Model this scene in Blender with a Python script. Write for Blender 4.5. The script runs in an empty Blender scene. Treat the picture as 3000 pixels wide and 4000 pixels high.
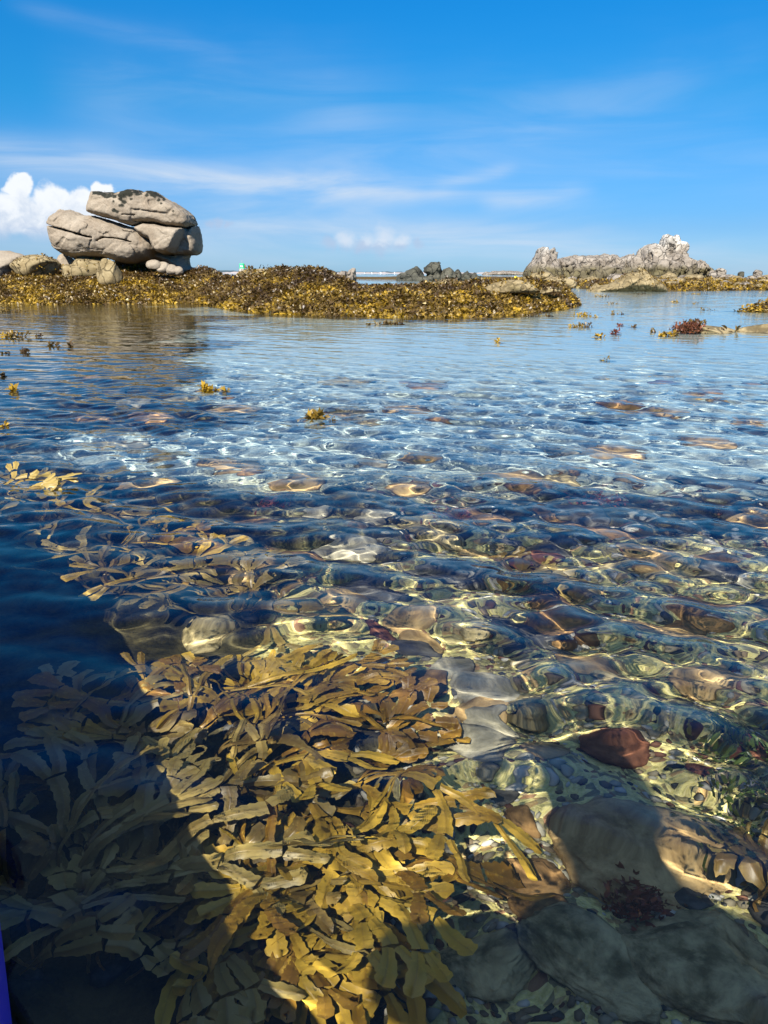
import bpy, math, random, os
import numpy as np
R = math.radians
rng = np.random.default_rng(7); random.seed(7)
sc = bpy.context.scene
COL = sc.collection

# ------------------------------------------------------------------ camera model (photograph 3000 x 4000)
F_PX = 3004.0; HC = 0.55
PITCH = math.atan((2000-1067)/F_PX)
SP, CP = math.sin(PITCH), math.cos(PITCH)
def ray(px, py):
    u = (np.asarray(px, float)-1500)/F_PX; v = (np.asarray(py, float)-2000)/F_PX
    return u, CP-v*SP, -SP-v*CP
def slope(px, py):                       # downward slope of the line of sight per horizontal metre
    x, y, z = ray(px, py); return -z/np.hypot(x, y)
def gdist(px, py): return HC/slope(px, py)
def ground(px, py, z=0.0):
    x, y, dz = ray(px, py); t = (z-HC)/dz
    return float(x*t), float(y*t)
def seen(px, py, depth):                 # the point at this depth that shows at the pixel through still water
    x, y, dz = ray(px, py); t = -HC/dz; sx, sy = x*t, y*t
    L = math.sqrt(x*x+y*y+dz*dz); sh = math.hypot(x, y)/L; s2 = sh/1.333
    d = depth*s2/math.sqrt(1-s2*s2); hh = math.hypot(x, y)
    return float(sx+x/hh*d), float(sy+y/hh*d)
def at(px, py, D):                       # the point on the line of sight whose forward distance is D
    x, y, dz = ray(px, py); t = D/y
    return float(x*t), float(D), float(HC+dz*t)
def pxcol(x, y): return 1500+F_PX/CP*x/np.maximum(y, 1e-3)

# ------------------------------------------------------------------ numpy noise
def _h(ix, iy, iz, seed):
    n = (ix.astype(np.uint32)*np.uint32(374761393) + iy.astype(np.uint32)*np.uint32(668265263)
         + iz.astype(np.uint32)*np.uint32(2147483647 & 0x6C8E9CF5) + np.uint32((seed*974711+12345) & 0xffffffff))
    n = (n ^ (n >> np.uint32(13)))*np.uint32(1274126177)
    n = (n ^ (n >> np.uint32(16)))*np.uint32(2246822519)
    n = n ^ (n >> np.uint32(15))
    return (n & np.uint32(0xffffff)).astype(np.float64)/8388607.5-1.0
def vnoise(x, y, z=None, seed=0):
    x = np.asarray(x, float); y = np.asarray(y, float)
    z = np.zeros_like(x) if z is None else np.asarray(z, float)
    fx, fy, fz = np.floor(x), np.floor(y), np.floor(z)
    ix, iy, iz = fx.astype(np.int64), fy.astype(np.int64), fz.astype(np.int64)
    a, b, c = x-fx, y-fy, z-fz
    a = a*a*a*(a*(a*6-15)+10); b = b*b*b*(b*(b*6-15)+10); c = c*c*c*(c*(c*6-15)+10)
    r = 0
    for dx in (0, 1):
        wx = a if dx else 1-a
        for dy in (0, 1):
            wy = b if dy else 1-b
            for dz in (0, 1):
                wz = c if dz else 1-c
                r = r+wx*wy*wz*_h(ix+dx, iy+dy, iz+dz, seed)
    return r
def fbm(x, y, z=None, seed=0, oct=4, gain=0.5):
    x = np.asarray(x, float); y = np.asarray(y, float); z = np.zeros_like(x) if z is None else np.asarray(z, float)
    r = 0; a = 1; s = 0
    for o in range(oct):
        r = r+a*vnoise(x+o*17.3, y-o*9.1, z+o*5.7, seed+o); s += a; a *= gain
        x, y, z = x*2.03, y*2.03, z*2.03
    return r/s
def ridged(x, y, z, seed=0, oct=3):
    r = 0; a = 1; s = 0
    for o in range(oct):
        r = r+a*(1-2*np.abs(vnoise(x, y, z, seed+o))); s += a; a *= .5; x, y, z = x*2.1, y*2.1, z*2.1
    return r/s
def sstep(a, b, x):
    t = np.clip((x-a)/(b-a), 0, 1); return t*t*(3-2*t)

# ------------------------------------------------------------------ object helpers
def mesh_obj(name, V, Fc, mat=None, parent=None, smooth=True, col=None, loc=None, receiver=True):
    me = bpy.data.meshes.new(name)
    V = np.asarray(V, np.float32)
    if isinstance(Fc, np.ndarray):
        n, k = Fc.shape
        me.vertices.add(len(V)); me.vertices.foreach_set('co', V.ravel())
        me.loops.add(n*k); me.loops.foreach_set('vertex_index', Fc.astype(np.int32).ravel())
        me.polygons.add(n); me.polygons.foreach_set('loop_start', (np.arange(n)*k).astype(np.int32))
        me.update(calc_edges=True)
    else:
        me.from_pydata([tuple(v) for v in V], [], Fc)
    if smooth: me.polygons.foreach_set('use_smooth', np.ones(len(me.polygons), bool))
    if col is not None:
        a = me.color_attributes.new('col', 'FLOAT_COLOR', 'POINT')
        c = np.ones((len(V), 4), np.float32); c[:, :col.shape[1]] = col
        a.data.foreach_set('color', c.ravel())
    me.update()
    o = bpy.data.objects.new(name, me); COL.objects.link(o)
    if mat: me.materials.append(mat)
    if parent: o.parent = parent
    if loc is not None: o.location = loc
    if receiver: o.cycles.is_caustics_receiver = True
    return o
def tag(o, label=None, cat=None, group=None, kind=None):
    if label: o['label'] = label
    if cat: o['category'] = cat
    if group: o['group'] = group
    if kind: o['kind'] = kind
    return o
def empty(name, loc=(0, 0, 0), rz=0):
    o = bpy.data.objects.new(name, None); o.empty_display_size = .1
    COL.objects.link(o); o.location = loc; o.rotation_euler = (0, 0, rz); return o
def gridfaces(nr, nc, wrap=False):
    i = np.arange(nr-1)[:, None]; j = np.arange(nc if wrap else nc-1)[None, :]
    j2 = (j+1) % nc
    return np.stack([i*nc+j, i*nc+j2, (i+1)*nc+j2, (i+1)*nc+j], -1).reshape(-1, 4)
def join(parts):
    V = []; Fs = []; C = []; n = 0
    for p in parts:
        V.append(p[0]); Fs.append(p[1]+n); n += len(p[0])
        if len(p) > 2: C.append(p[2])
    return np.concatenate(V), np.concatenate(Fs), (np.concatenate(C) if C else None)

# ------------------------------------------------------------------ materials
class NT:
    def __init__(s, name=None, tree=None):
        if tree is None:
            s.m = bpy.data.materials.new(name); s.m.use_nodes = True; tree = s.m.node_tree; tree.nodes.clear()
        s.t = tree
    def n(s, ty, **kw):
        nd = s.t.nodes.new(ty)
        for k, v in kw.items():
            if k.startswith('i_'): s.set(nd.inputs[k[2:].replace('_', ' ')], v)
            else: setattr(nd, k, v)
        return nd
    def set(s, sock, v):
        if isinstance(v, bpy.types.NodeSocket): s.t.links.new(v, sock)
        elif v is not None: sock.default_value = v
    def m_(s, op, a, b=None, c=None, clamp=False):
        nd = s.t.nodes.new('ShaderNodeMath'); nd.operation = op; nd.use_clamp = clamp
        for i, v in enumerate((a, b, c)):
            if v is not None: s.set(nd.inputs[i], v)
        return nd.outputs[0]
    def mix(s, f, a, b, mode='MIX'):
        nd = s.t.nodes.new('ShaderNodeMix'); nd.data_type = 'RGBA'; nd.blend_type = mode; nd.clamp_factor = True
        s.set(nd.inputs['Factor'], f)
        for k, v in ((6, a), (7, b)):
            if isinstance(v, (tuple, list)) and len(v) == 3: v = (*v, 1)
            s.set(nd.inputs[k], v)
        return nd.outputs[2]
    def ramp(s, f, stops):
        nd = s.t.nodes.new('ShaderNodeValToRGB'); e = nd.color_ramp.elements
        while len(e) < len(stops): e.new(.5)
        for el, (p, c) in zip(e, stops):
            el.position = p; el.color = (*c, 1) if hasattr(c, '__len__') else (c, c, c, 1)
        s.set(nd.inputs[0], f); return nd.outputs[0]
    def noise(s, vec, scale, detail=4, rough=.5, dist=0, out='Fac'):
        nd = s.t.nodes.new('ShaderNodeTexNoise'); s.set(nd.inputs['Vector'], vec)
        nd.inputs['Scale'].default_value = scale; nd.inputs['Detail'].default_value = detail
        nd.inputs['Roughness'].default_value = rough; nd.inputs['Distortion'].default_value = dist
        return nd.outputs[out]
    def step(s, x, a, b):
        nd = s.t.nodes.new('ShaderNodeMapRange'); nd.interpolation_type = 'SMOOTHSTEP'
        s.set(nd.inputs['Value'], x); nd.inputs['From Min'].default_value = a; nd.inputs['From Max'].default_value = b
        return nd.outputs[0]
    def bump(s, h, strength=.5, dist=.01, normal=None):
        nd = s.t.nodes.new('ShaderNodeBump'); s.set(nd.inputs['Height'], h)
        nd.inputs['Strength'].default_value = strength; nd.inputs['Distance'].default_value = dist
        if normal: s.set(nd.inputs['Normal'], normal)
        return nd.outputs[0]
    def out(s, bsdf):
        o = s.t.nodes.new('ShaderNodeOutputMaterial'); s.t.links.new(bsdf, o.inputs['Surface']); return s.m
    def pbr(s, col, rough=.8, spec=.3, normal=None):
        nd = s.t.nodes.new('ShaderNodeBsdfPrincipled')
        if isinstance(col, (tuple, list)): col = (*col, 1)
        s.set(nd.inputs['Base Color'], col); s.set(nd.inputs['Roughness'], rough)
        nd.inputs['Specular IOR Level'].default_value = spec
        if normal is not None: s.set(nd.inputs['Normal'], normal)
        return nd.outputs[0]

def granite(name, c1, c2, scale=3.0, fine=60, bumpd=.01, lichen=True, attr=False, top=(.022, .022, .016), joints=0):
    N = NT(name); tc = N.n('ShaderNodeTexCoord').outputs['Object']
    a = N.noise(tc, scale, 5, .6); b = N.noise(tc, fine, 3, .7); c = N.noise(tc, scale*.35, 3, .5, 1.0)
    col = N.mix(N.step(a, .3, .7), c1, c2)
    col = N.mix(N.m_('MULTIPLY', N.step(c, .5, .72), .45), col, tuple(x*.62 for x in c1))
    col = N.mix(N.m_('MULTIPLY', N.step(b, .45, .75), .35), col, tuple(min(x*1.35, .8) for x in c2))
    col = N.mix(N.m_('MULTIPLY', N.step(b, .5, .25), .4), col, tuple(x*.45 for x in c1))
    if attr:
        at_ = N.n('ShaderNodeAttribute', attribute_name='col')
        sep = N.n('ShaderNodeSeparateColor'); N.set(sep.inputs[0], at_.outputs['Color'])
        col = N.mix(sep.outputs[0], col, top)      # black lichen crust
        col = N.mix(N.m_('MULTIPLY', sep.outputs[1], .6), col, (.2, .12, .06))       # rusty runs
        col = N.mix(N.m_('MULTIPLY', sep.outputs[2], .8), col, (.09, .075, .025))        # weed film
    h = N.m_('ADD', N.m_('MULTIPLY', a, 1.0), N.m_('MULTIPLY', b, .25))
    if joints:
        wv_ = N.n('ShaderNodeVectorMath', operation='MULTIPLY_ADD'); wn_ = N.n('ShaderNodeTexNoise'); N.set(wn_.inputs[0], tc); wn_.inputs['Scale'].default_value = joints*1.5
        N.set(wv_.inputs[0], wn_.outputs['Color']); wv_.inputs[1].default_value = (.7/joints,)*3; N.set(wv_.inputs[2], tc)
        mp_ = N.n('ShaderNodeMapping'); N.set(mp_.inputs[0], wv_.outputs[0]); mp_.inputs['Rotation'].default_value = (.3, .5, .2); mp_.inputs['Scale'].default_value = (1.3, 1.3, .8)
        vn_ = N.n('ShaderNodeTexVoronoi', feature='DISTANCE_TO_EDGE'); N.set(vn_.inputs['Vector'], mp_.outputs[0]); vn_.inputs['Scale'].default_value = joints
        vc_ = N.n('ShaderNodeTexVoronoi'); N.set(vc_.inputs['Vector'], mp_.outputs[0]); vc_.inputs['Scale'].default_value = joints
        e_ = N.step(vn_.outputs[0], .0, .07); s3 = N.n('ShaderNodeSeparateColor'); N.set(s3.inputs[0], vc_.outputs['Color'])
        col = N.mix(N.m_('MULTIPLY', N.m_('SUBTRACT', 1, e_), .6), col, tuple(x*.3 for x in c1))
        col = N.mix(N.m_('MULTIPLY', N.step(s3.outputs[0], .3, 1.0), .35), col, tuple(x*.75 for x in c1))
        h = N.m_('ADD', h, N.m_('ADD', N.m_('MULTIPLY', e_, 1.2), N.m_('MULTIPLY', s3.outputs[1], .9)))
    return N.out(N.pbr(col, .92, .15, N.bump(h, .6, bumpd)))
M = {}
M['granite'] = granite('weathered_granite', (.215, .17, .122), (.29, .243, .184), 2.2, 34, .03, attr=True)
M['granite_far'] = granite('pale_granite', (.175, .145, .115), (.31, .27, .22), .9, 7, .25, attr=True, top=(.56, .53, .47), joints=1.1)
M['granite_dark'] = granite('dark_gneiss', (.045, .045, .036), (.10, .095, .07), .8, 8, .15, joints=1.0)
M['granite_warm'] = granite('ochre_granite', (.17, .125, .06), (.31, .245, .135), 4, 40, .03, attr=True, joints=3.0)
M['cobble_brown'] = granite('brown_cobble', (.10, .055, .02), (.38, .22, .08), 14, 70, .007)
M['cobble_red'] = granite('red_cobble', (.09, .032, .016), (.20, .085, .045), 18, 80, .006)
M['cobble_dark'] = granite('dark_cobble', (.03, .028, .025), (.11, .105, .09), 14, 70, .006)
M['cobble_pale'] = granite('pale_cobble', (.20, .18, .12), (.40, .36, .26), 16, 90, .006)
M['cobble_green'] = granite('green_cobble', (.10, .08, .03), (.50, .40, .20), 22, 80, .015)
M['cobble_ochre'] = granite('ochre_cobble', (.24, .15, .055), (.52, .36, .16), 14, 70, .008)

def weed_mat():
    N = NT('shore_wrack'); at_ = N.n('ShaderNodeAttribute', attribute_name='col').outputs['Color']
    d = N.pbr(at_, .42, .5); t = N.n('ShaderNodeBsdfTranslucent'); N.set(t.inputs[0], N.mix(.5, at_, (.35, .2, .02)))
    mx = N.n('ShaderNodeMixShader'); mx.inputs[0].default_value = .18
    N.t.links.new(d, mx.inputs[1]); N.t.links.new(t.outputs[0], mx.inputs[2]); return N.out(mx.outputs[0])
M['weed'] = weed_mat()
def kelp_mat(name, c1, c2, tr, spec=.4, rough=.4):
    N = NT(name); tc = N.n('ShaderNodeTexCoord').outputs['Object']
    at_ = N.n('ShaderNodeAttribute', attribute_name='col')
    sep = N.n('ShaderNodeSeparateColor'); N.set(sep.inputs[0], at_.outputs['Color'])
    oi = N.n('ShaderNodeObjectInfo')
    a = N.noise(tc, 14, 4, .6)
    f = N.m_('ADD', N.m_('MULTIPLY', a, .8), N.m_('MULTIPLY', oi.outputs['Random'], .75)); 
    col = N.mix(N.step(f, .3, 1.0), c1, c2)
    col = N.mix(N.m_('MULTIPLY', sep.outputs[0], .55), col, (.15, .075, .018))   # midrib and old stipe, brown
    b = N.noise(tc, 180, 2, .5)
    col = N.mix(N.m_('MULTIPLY', N.step(b, .55, .75), .35), col, tuple(x*1.4 for x in c2))
    d = N.pbr(col, rough, spec, N.bump(b, .25, .001)); t = N.n('ShaderNodeBsdfTranslucent')
    N.set(t.inputs[0], N.mix(.55, col, (.6, .36, .03)))
    mx = N.n('ShaderNodeMixShader'); mx.inputs[0].default_value = tr
    N.t.links.new(d, mx.inputs[1]); N.t.links.new(t.outputs[0], mx.inputs[2]); return N.out(mx.outputs[0])
M['kelp'] = kelp_mat('wrack_frond', (.24, .12, .015), (.66, .42, .05), .25)
M['kelp_olive'] = kelp_mat('olive_wrack_frond', (.13, .085, .022), (.42, .31, .09), .22)
M['kelp_red'] = kelp_mat('red_weed', (.10, .02, .012), (.2, .05, .02), .2)
M['kelp_green'] = kelp_mat('green_weed', (.02, .045, .008), (.06, .10, .02), .3)

def plain(name, c, r=.6, spec=.4): 
    N = NT(name); tc = N.n('ShaderNodeTexCoord').outputs['Object']
    a = N.noise(tc, 5, 4)
    return N.out(N.pbr(N.mix(N.m_('MULTIPLY', a, .3), c, tuple(x*.7 for x in c)), r, spec))
M['white'] = plain('white_paint', (.8, .8, .78)); M['slate'] = plain('slate_roof', (.12, .13, .16))
M['beacon_green'] = plain('green_paint', (.05, .55, .22)); M['concrete'] = plain('beacon_masonry', (.40, .37, .32), .9)
M['yellow'] = plain('yellow_buoy_paint', (.85, .7, .02)); M['blue'] = plain('blue_board_skin', (.01, .02, .55), .35)
M['deck'] = plain('grey_deck_pad', (.25, .27, .3), .9); M['skin'] = plain('skin', (.55, .36, .27), .55)
M['shirt'] = plain('navy_shirt', (.03, .04, .09), .9); M['hair'] = plain('brown_hair', (.08, .045, .025), .7)
M['black'] = plain('black_plastic', (.02, .02, .02), .4)
M['hill'] = plain('distant_heath', (.06, .09, .10), .95); M['coast'] = plain('distant_shore_rock', (.42, .36, .33), .95)  # heath colour has the bluish haze of distance mixed in

# ------------------------------------------------------------------ surface nets
def snets(Fv, o, h):
    nx, ny, nz = Fv.shape; cs = (nx-1, ny-1, nz-1)
    S = np.zeros((cs[0]*cs[1]*cs[2], 3)); C = np.zeros(len(S)); Q = []
    fl = lambda e: (e[:, 0]*cs[1]+e[:, 1])*cs[2]+e[:, 2]
    for ax in range(3):
        sl0 = [slice(None)]*3; sl1 = [slice(None)]*3; sl0[ax] = slice(0, -1); sl1[ax] = slice(1, None)
        A, B = Fv[tuple(sl0)], Fv[tuple(sl1)]
        e = np.argwhere((A < 0) != (B < 0)); a = A[tuple(e.T)]; b = B[tuple(e.T)]
        P = e.astype(float); P[:, ax] += a/(a-b)
        bb, cc = (ax+1) % 3, (ax+2) % 3; cells = []; okall = np.ones(len(e), bool)
        for db, dc in ((1, 1), (0, 1), (0, 0), (1, 0)):
            c = e.copy(); c[:, bb] -= db; c[:, cc] -= dc
            ok = np.all((c >= 0) & (c < np.array(cs)), 1); okall &= ok; f = np.where(ok, fl(c), 0)
            np.add.at(S, f[ok], P[ok]); np.add.at(C, f[ok], 1); cells.append(f)
        q = np.stack(cells, 1); q[a >= 0] = q[a >= 0][:, ::-1]; Q.append(q[okall])
    used = C > 0; idx = np.cumsum(used)-1
    return (S[used]/C[used][:, None])*h+np.array(o), idx[np.concatenate(Q)]
def polysd(X, Z, poly):                  # signed distance, negative inside
    P = np.asarray(poly, float); d = np.full(X.shape, 1e9); s = np.ones(X.shape)
    for i in range(len(P)):
        ax, az = P[i]; bx, bz = P[i-1]; ex, ez = bx-ax, bz-az; wx, wz = X-ax, Z-az
        t = np.clip((wx*ex+wz*ez)/(ex*ex+ez*ez+1e-12), 0, 1)
        d = np.minimum(d, (wx-ex*t)**2+(wz-ez*t)**2)
        c1 = Z >= az; c2 = Z < bz; c3 = ex*wz > ez*wx
        fl = (c1 & c2 & c3) | (~c1 & ~c2 & ~c3); s = np.where(fl, -s, s)
    return s*np.sqrt(d)
def linedist(X, Z, pl):
    d = np.full(X.shape, 1e9)
    for (ax, az), (bx, bz) in zip(pl[:-1], pl[1:]):
        ex, ez = bx-ax, bz-az; wx, wz = X-ax, Z-az
        t = np.clip((wx*ex+wz*ez)/(ex*ex+ez*ez+1e-12), 0, 1); d = np.minimum(d, (wx-ex*t)**2+(wz-ez*t)**2)
    return np.sqrt(d)
def smin(a, b, k):
    h = np.clip(.5+.5*(b-a)/k, 0, 1); return b*(1-h)+a*h-k*h*(1-h)
def normals_of(V, Q):
    n = np.zeros_like(V); a = np.cross(V[Q[:, 2]]-V[Q[:, 0]], V[Q[:, 3]]-V[Q[:, 1]])
    for k in range(4): np.add.at(n, Q[:, k], a)
    return n/np.maximum(np.linalg.norm(n, axis=1), 1e-9)[:, None]

# lobes: (polygon in photo pixels, forward distance offset, half thickness, rounding radius)
def worley(X, Y, Z, seed):
    fx, fy, fz = (np.floor(v).astype(np.int64) for v in (X, Y, Z)); d1 = np.full(X.shape, 9.); d2 = d1.copy(); c1 = np.zeros(X.shape)
    for i in (-1, 0, 1):
        for j in (-1, 0, 1):
            for k in (-1, 0, 1):
                a, b_, c_ = fx+i, fy+j, fz+k
                d = (a+.5+.42*_h(a, b_, c_, seed)-X)**2+(b_+.5+.42*_h(a, b_, c_, seed+1)-Y)**2+(c_+.5+.42*_h(a, b_, c_, seed+2)-Z)**2
                m = d < d1; d2 = np.where(m, d1, np.minimum(d2, d)); c1 = np.where(m, _h(a, b_, c_, seed+3), c1); d1 = np.where(m, d, d1)
    return np.sqrt(d2)-np.sqrt(d1), c1
def lobed_rock(D, lobes, cracks, vox, namp, nscale, gap=0.0, infl=0.0, cells=None, k=.02, seed=3, zfloor=None, crackw=.02, crackd=.2, front=None, strata=0):
    pl = []
    for poly, dy, T, Rr in lobes:
        pl.append(([(at(x, y, D)[0], at(x, y, D)[2]) for x, y in poly], dy, T, Rr))
    xs = [p[0] for L in pl for p in L[0]]; zs = [p[1] for L in pl for p in L[0]]
    m = 5*vox; y0 = min(L[1]-1.4*L[2] for L in pl)-m-namp; y1 = max(L[1]+1.4*L[2] for L in pl)+m+namp
    gx = np.arange(min(xs)-m, max(xs)+m, vox); gz = np.arange(min(zs)-m, max(zs)+m, vox); gy = np.arange(y0, y1, vox)
    X2, Z2 = np.meshgrid(gx, gz, indexing='ij'); Fv = None
    Y = gy[None, :, None]
    wob = fbm(X2*nscale*.9, Z2*nscale*.9, seed=seed+9)*gap*2
    for poly, dy, T, Rr in pl:
        d = polysd(X2, Z2, poly)+wob*.3-infl
        di = np.clip(-d/Rr, 0, 1); th = T*(1-(1-di)**2.6)**(1/2.2)*(1+.28*fbm(X2*nscale*.55, Z2*nscale*.55, seed=seed+int(T*100), oct=2))
        inside = np.abs(Y-dy)-th[:, None, :]
        f = np.where(d[:, None, :] < 0, inside, np.maximum(np.hypot(d[:, None, :], np.abs(Y-dy)), d[:, None, :]))
        Fv = f if Fv is None else smin(Fv, f, k)
    X, YY, Z = np.meshgrid(gx, gy, gz, indexing='ij')
    Fv = Fv+namp*fbm(X*nscale, YY*nscale, Z*nscale*1.2, seed=seed, oct=5, gain=.55)
    if strata: Fv = Fv-strata*np.maximum(0, ridged(X*nscale*.8+Z*.3, YY*nscale*.8, Z*nscale*1.5-X*nscale*.4, seed+5, 3)-.35)*-1.0
    if cells:
        cs_, amp_, gr = cells[:3]; tall = cells[3] if len(cells) > 3 else 1
        for q_ in range(2):
            s_ = cs_*(1, .45)[q_]; e_, c_ = worley(X/s_*tall+.35*Z/s_, YY/s_*tall, Z/s_*1.25/tall**1.5-.3*X/s_, seed+50+q_*9)
            Fv = Fv+(amp_*c_+gr*(1-sstep(0, .12, e_)))*(1, .45)[q_]
    for pts, w, dep in cracks:
        q = [(at(x, y, D)[0], at(x, y, D)[2]) for x, y in pts]
        cd = linedist(X2, Z2, q)+.3*w*fbm(X2*9, Z2*9, seed=seed+4)
        fr = np.argmax(Fv < 0, axis=1); ysurf = gy[fr]
        inn = np.maximum((cd-w)[:, None, :], (Y-(ysurf+dep)[:, None, :]))
        Fv = np.maximum(Fv, -inn)
    V, Q = snets(Fv, (gx[0], gy[0]+D, gz[0]), vox)
    V = V+normals_of(V, Q)*(vox*.6*fbm(V[:, 0]/vox*.35, V[:, 1]/vox*.35, V[:, 2]/vox*.35, seed=seed+2, oct=3))[:, None]
    return V, Q

# ------------------------------------------------------------------ stones from an icosphere
def ico(sub):
    import bmesh
    bm = bmesh.new(); bmesh.ops.create_icosphere(bm, subdivisions=sub, radius=1)
    V = np.array([v.co[:] for v in bm.verts]); Fc = np.array([[v.index for v in f.verts] for f in bm.faces]); bm.free(); return V, Fc
ICO = {s: ico(s) for s in (1, 2, 3, 4, 5)}
def blob(seed, sub=4, cuts=7, amp=.12, sc_=1.6, detail=.03):
    r = np.random.default_rng(seed); V, Fc = ICO[sub]; V = V.copy()
    for k in range(cuts):
        n = r.normal(size=3); n /= np.linalg.norm(n); c = r.uniform(.55, .88)
        d = V@n-c; V -= np.where(d > 0, d*.92, 0)[:, None]*n
    n = ICO[sub][0]
    V = V+n*(amp*fbm(n[:, 0]*sc_, n[:, 1]*sc_, n[:, 2]*sc_, seed=seed, oct=3))[:, None]
    V = V+n*(detail*fbm(n[:, 0]*7, n[:, 1]*7, n[:, 2]*7, seed=seed+5, oct=4, gain=.6))[:, None]
    return V/np.abs(V).max(0), Fc

# ------------------------------------------------------------------ polar grids
def polar(r_rows, th_cols):
    Rr, T = np.meshgrid(r_rows, th_cols, indexing='ij'); return Rr*np.sin(T), Rr*np.cos(T), Rr
def full_thetas(half, dth, back):
    a = np.arange(-half, half+1e-6, dth); b = np.arange(half+back, 360-half-back*.5, back); return np.radians(np.concatenate([a, b]))

# ------------------------------------------------------------------ land height
def interp(tab, px): 
    tab = np.array(tab, float); return [np.interp(px, tab[:, 0], tab[:, k]) for k in range(1, tab.shape[1])]
#            px    waterline  crest  width to crest   width behind
REEF = [(-1500, 1185, 1030, 3.0, 3.5), (-200, 1185, 1038, 3.2, 3), (0, 1185, 1040, 3.4, 3), (200, 1188, 1052, 3.2, 5), (480, 1187, 1050, 3, 5), (700, 1184, 1052, 2.6, 5),
        (800, 1190, 1066, 2.6, 3), (900, 1205, 1082, 3, 2), (1000, 1218, 1084, 3.2, 2), (1090, 1224, 1066, 3.0, 2), (1160, 1226, 1058, 3, 2),
        (1200, 1227, 1058, 3, 2), (1270, 1229, 1070, 3, 2), (1340, 1230, 1096, 3, 1.6), (1400, 1231, 1122, 3, 1.5), (1500, 1233, 1124, 3, 1.5),
        (1620, 1236, 1116, 3.4, 1.6), (1750, 1239, 1110, 3.6, 2), (1900, 1236, 1116, 3.4, 2), (2050, 1224, 1112, 3.2, 2), (2150, 1212, 1118, 2.6, 2),
        (2215, 1206, 1140, 1.6, 1.2), (2262, 1196, 1190, .8, .6), (2300, 1190, 1200, .6, .6), (5000, 1190, 1215, .5, .5)]
def reef_a(x, y):
    D = np.hypot(x, y); px = np.where(y > .3, pxcol(x, y), np.where(x > 0, 9999, -9999))
    px = np.clip(px, -3000, 5000)
    w, c, wc, wb = interp(REEF, px)
    Df = HC/np.maximum(slope(px, w), .004); Dc = Df+wc; zc = HC-Dc*slope(px, c)
    t = (D-Df)/wc; up = zc*np.sqrt(np.clip(t, 0, 1))*(.35+.65*np.clip(t, 0, 1)**.6)
    tb = (D-Dc)/wb; dn = zc-(zc+.55)*sstep(0, 1.6, tb)
    z = np.where(t < 0, np.maximum(t*.5, -.7), np.where(tb < 0, up, dn))
    z = np.where(t > 0, z+.17*fbm(x*1.1, y*1.1, seed=21, oct=5)*np.clip(t*4, 0, 1), z)
    gone = sstep(2262, 2330, px); return z*(1-gone)-1.2*gone
def reef_b(x, y):                        # wide weedy flats behind and to the right
    D = np.hypot(x, y); px = np.clip(np.where(y > 1, pxcol(x, y), -9999), -9999, 9999)
    n = fbm(x*.16, y*.16, seed=31, oct=4)
    df = np.interp(px, [1150, 1450, 1900, 2200, 2320, 2600, 3000, 5000], [75, 72, 60, 32, 25.5, 23.5, 26, 25])
    base = sstep(0, 5, D-df)*(1-sstep(95, 130, D))
    z = -.9+base*(.98+.22*n+.05*fbm(x*1.3, y*1.3, seed=8))
    return np.where((px > 1100), z, -1.2)
def small_reef(x, y):                    # low weed bank at the right edge
    cx, cy = ground(3080, 1216)
    d = np.hypot((x-cx)/1.25, (y-cy)/.55); return -.25+.42*(1-sstep(0, 1.15, d))+.03*fbm(x*5, y*5, seed=3)
def bed(x, y):
    D = np.hypot(x, y)
    z = -.30-.08*sstep(1.6, 4.5, D)-.25*sstep(6, 9, D)
    z = z-.13*sstep(.0, -1.1, x+.15*y)*(1-sstep(2, 5, D))
    z = z+.05*fbm(x*1.4, y*1.4, seed=5)*(1-sstep(8, 14, D))+.012*fbm(x*9, y*9, seed=6, oct=3)*(1-sstep(3, 6, D))
    z = z-1.2*sstep(130, 400, D)
    return z
def land(x, y):
    return np.maximum(np.maximum(bed(x, y), reef_a(x, y)), np.maximum(reef_b(x, y), small_reef(x, y)))
def landz(x, y): return float(land(np.array([float(x)]), np.array([float(y)]))[0])

rows = np.concatenate([np.arange(.02, .3, .03), np.arange(.3, 4, .013), np.arange(4, 22, .06), np.arange(22, 110, .35), np.geomspace(111, 9000, 40)])
th = full_thetas(46, .2, 4)
X, Y, Rr = polar(rows, th)
Z = land(X, Y)
V = np.stack([X, Y, Z], -1).reshape(-1, 3)
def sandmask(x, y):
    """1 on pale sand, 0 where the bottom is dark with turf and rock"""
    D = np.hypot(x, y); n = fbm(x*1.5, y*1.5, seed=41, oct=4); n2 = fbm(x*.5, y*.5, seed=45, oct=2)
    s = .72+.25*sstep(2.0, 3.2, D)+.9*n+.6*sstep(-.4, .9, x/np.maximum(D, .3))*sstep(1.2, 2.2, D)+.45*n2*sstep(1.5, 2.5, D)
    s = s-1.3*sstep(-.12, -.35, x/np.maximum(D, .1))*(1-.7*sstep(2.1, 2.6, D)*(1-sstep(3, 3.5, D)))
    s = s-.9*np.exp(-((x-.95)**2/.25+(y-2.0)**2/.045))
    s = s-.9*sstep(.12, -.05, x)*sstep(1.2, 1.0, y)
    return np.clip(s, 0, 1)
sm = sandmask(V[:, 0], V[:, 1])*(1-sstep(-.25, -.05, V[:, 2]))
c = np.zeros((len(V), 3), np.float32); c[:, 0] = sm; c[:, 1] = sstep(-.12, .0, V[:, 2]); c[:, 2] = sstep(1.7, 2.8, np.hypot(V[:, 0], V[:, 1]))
N = NT('sea_bed'); tc = N.n('ShaderNodeNewGeometry').outputs['Position']
at_ = N.n('ShaderNodeAttribute', attribute_name='col'); sep = N.n('ShaderNodeSeparateColor'); N.set(sep.inputs[0], at_.outputs['Color'])
g = N.noise(tc, 90, 4, .75); g2 = N.noise(tc, 14, 5, .65); g3 = N.noise(tc, 260, 2, .6)
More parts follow.
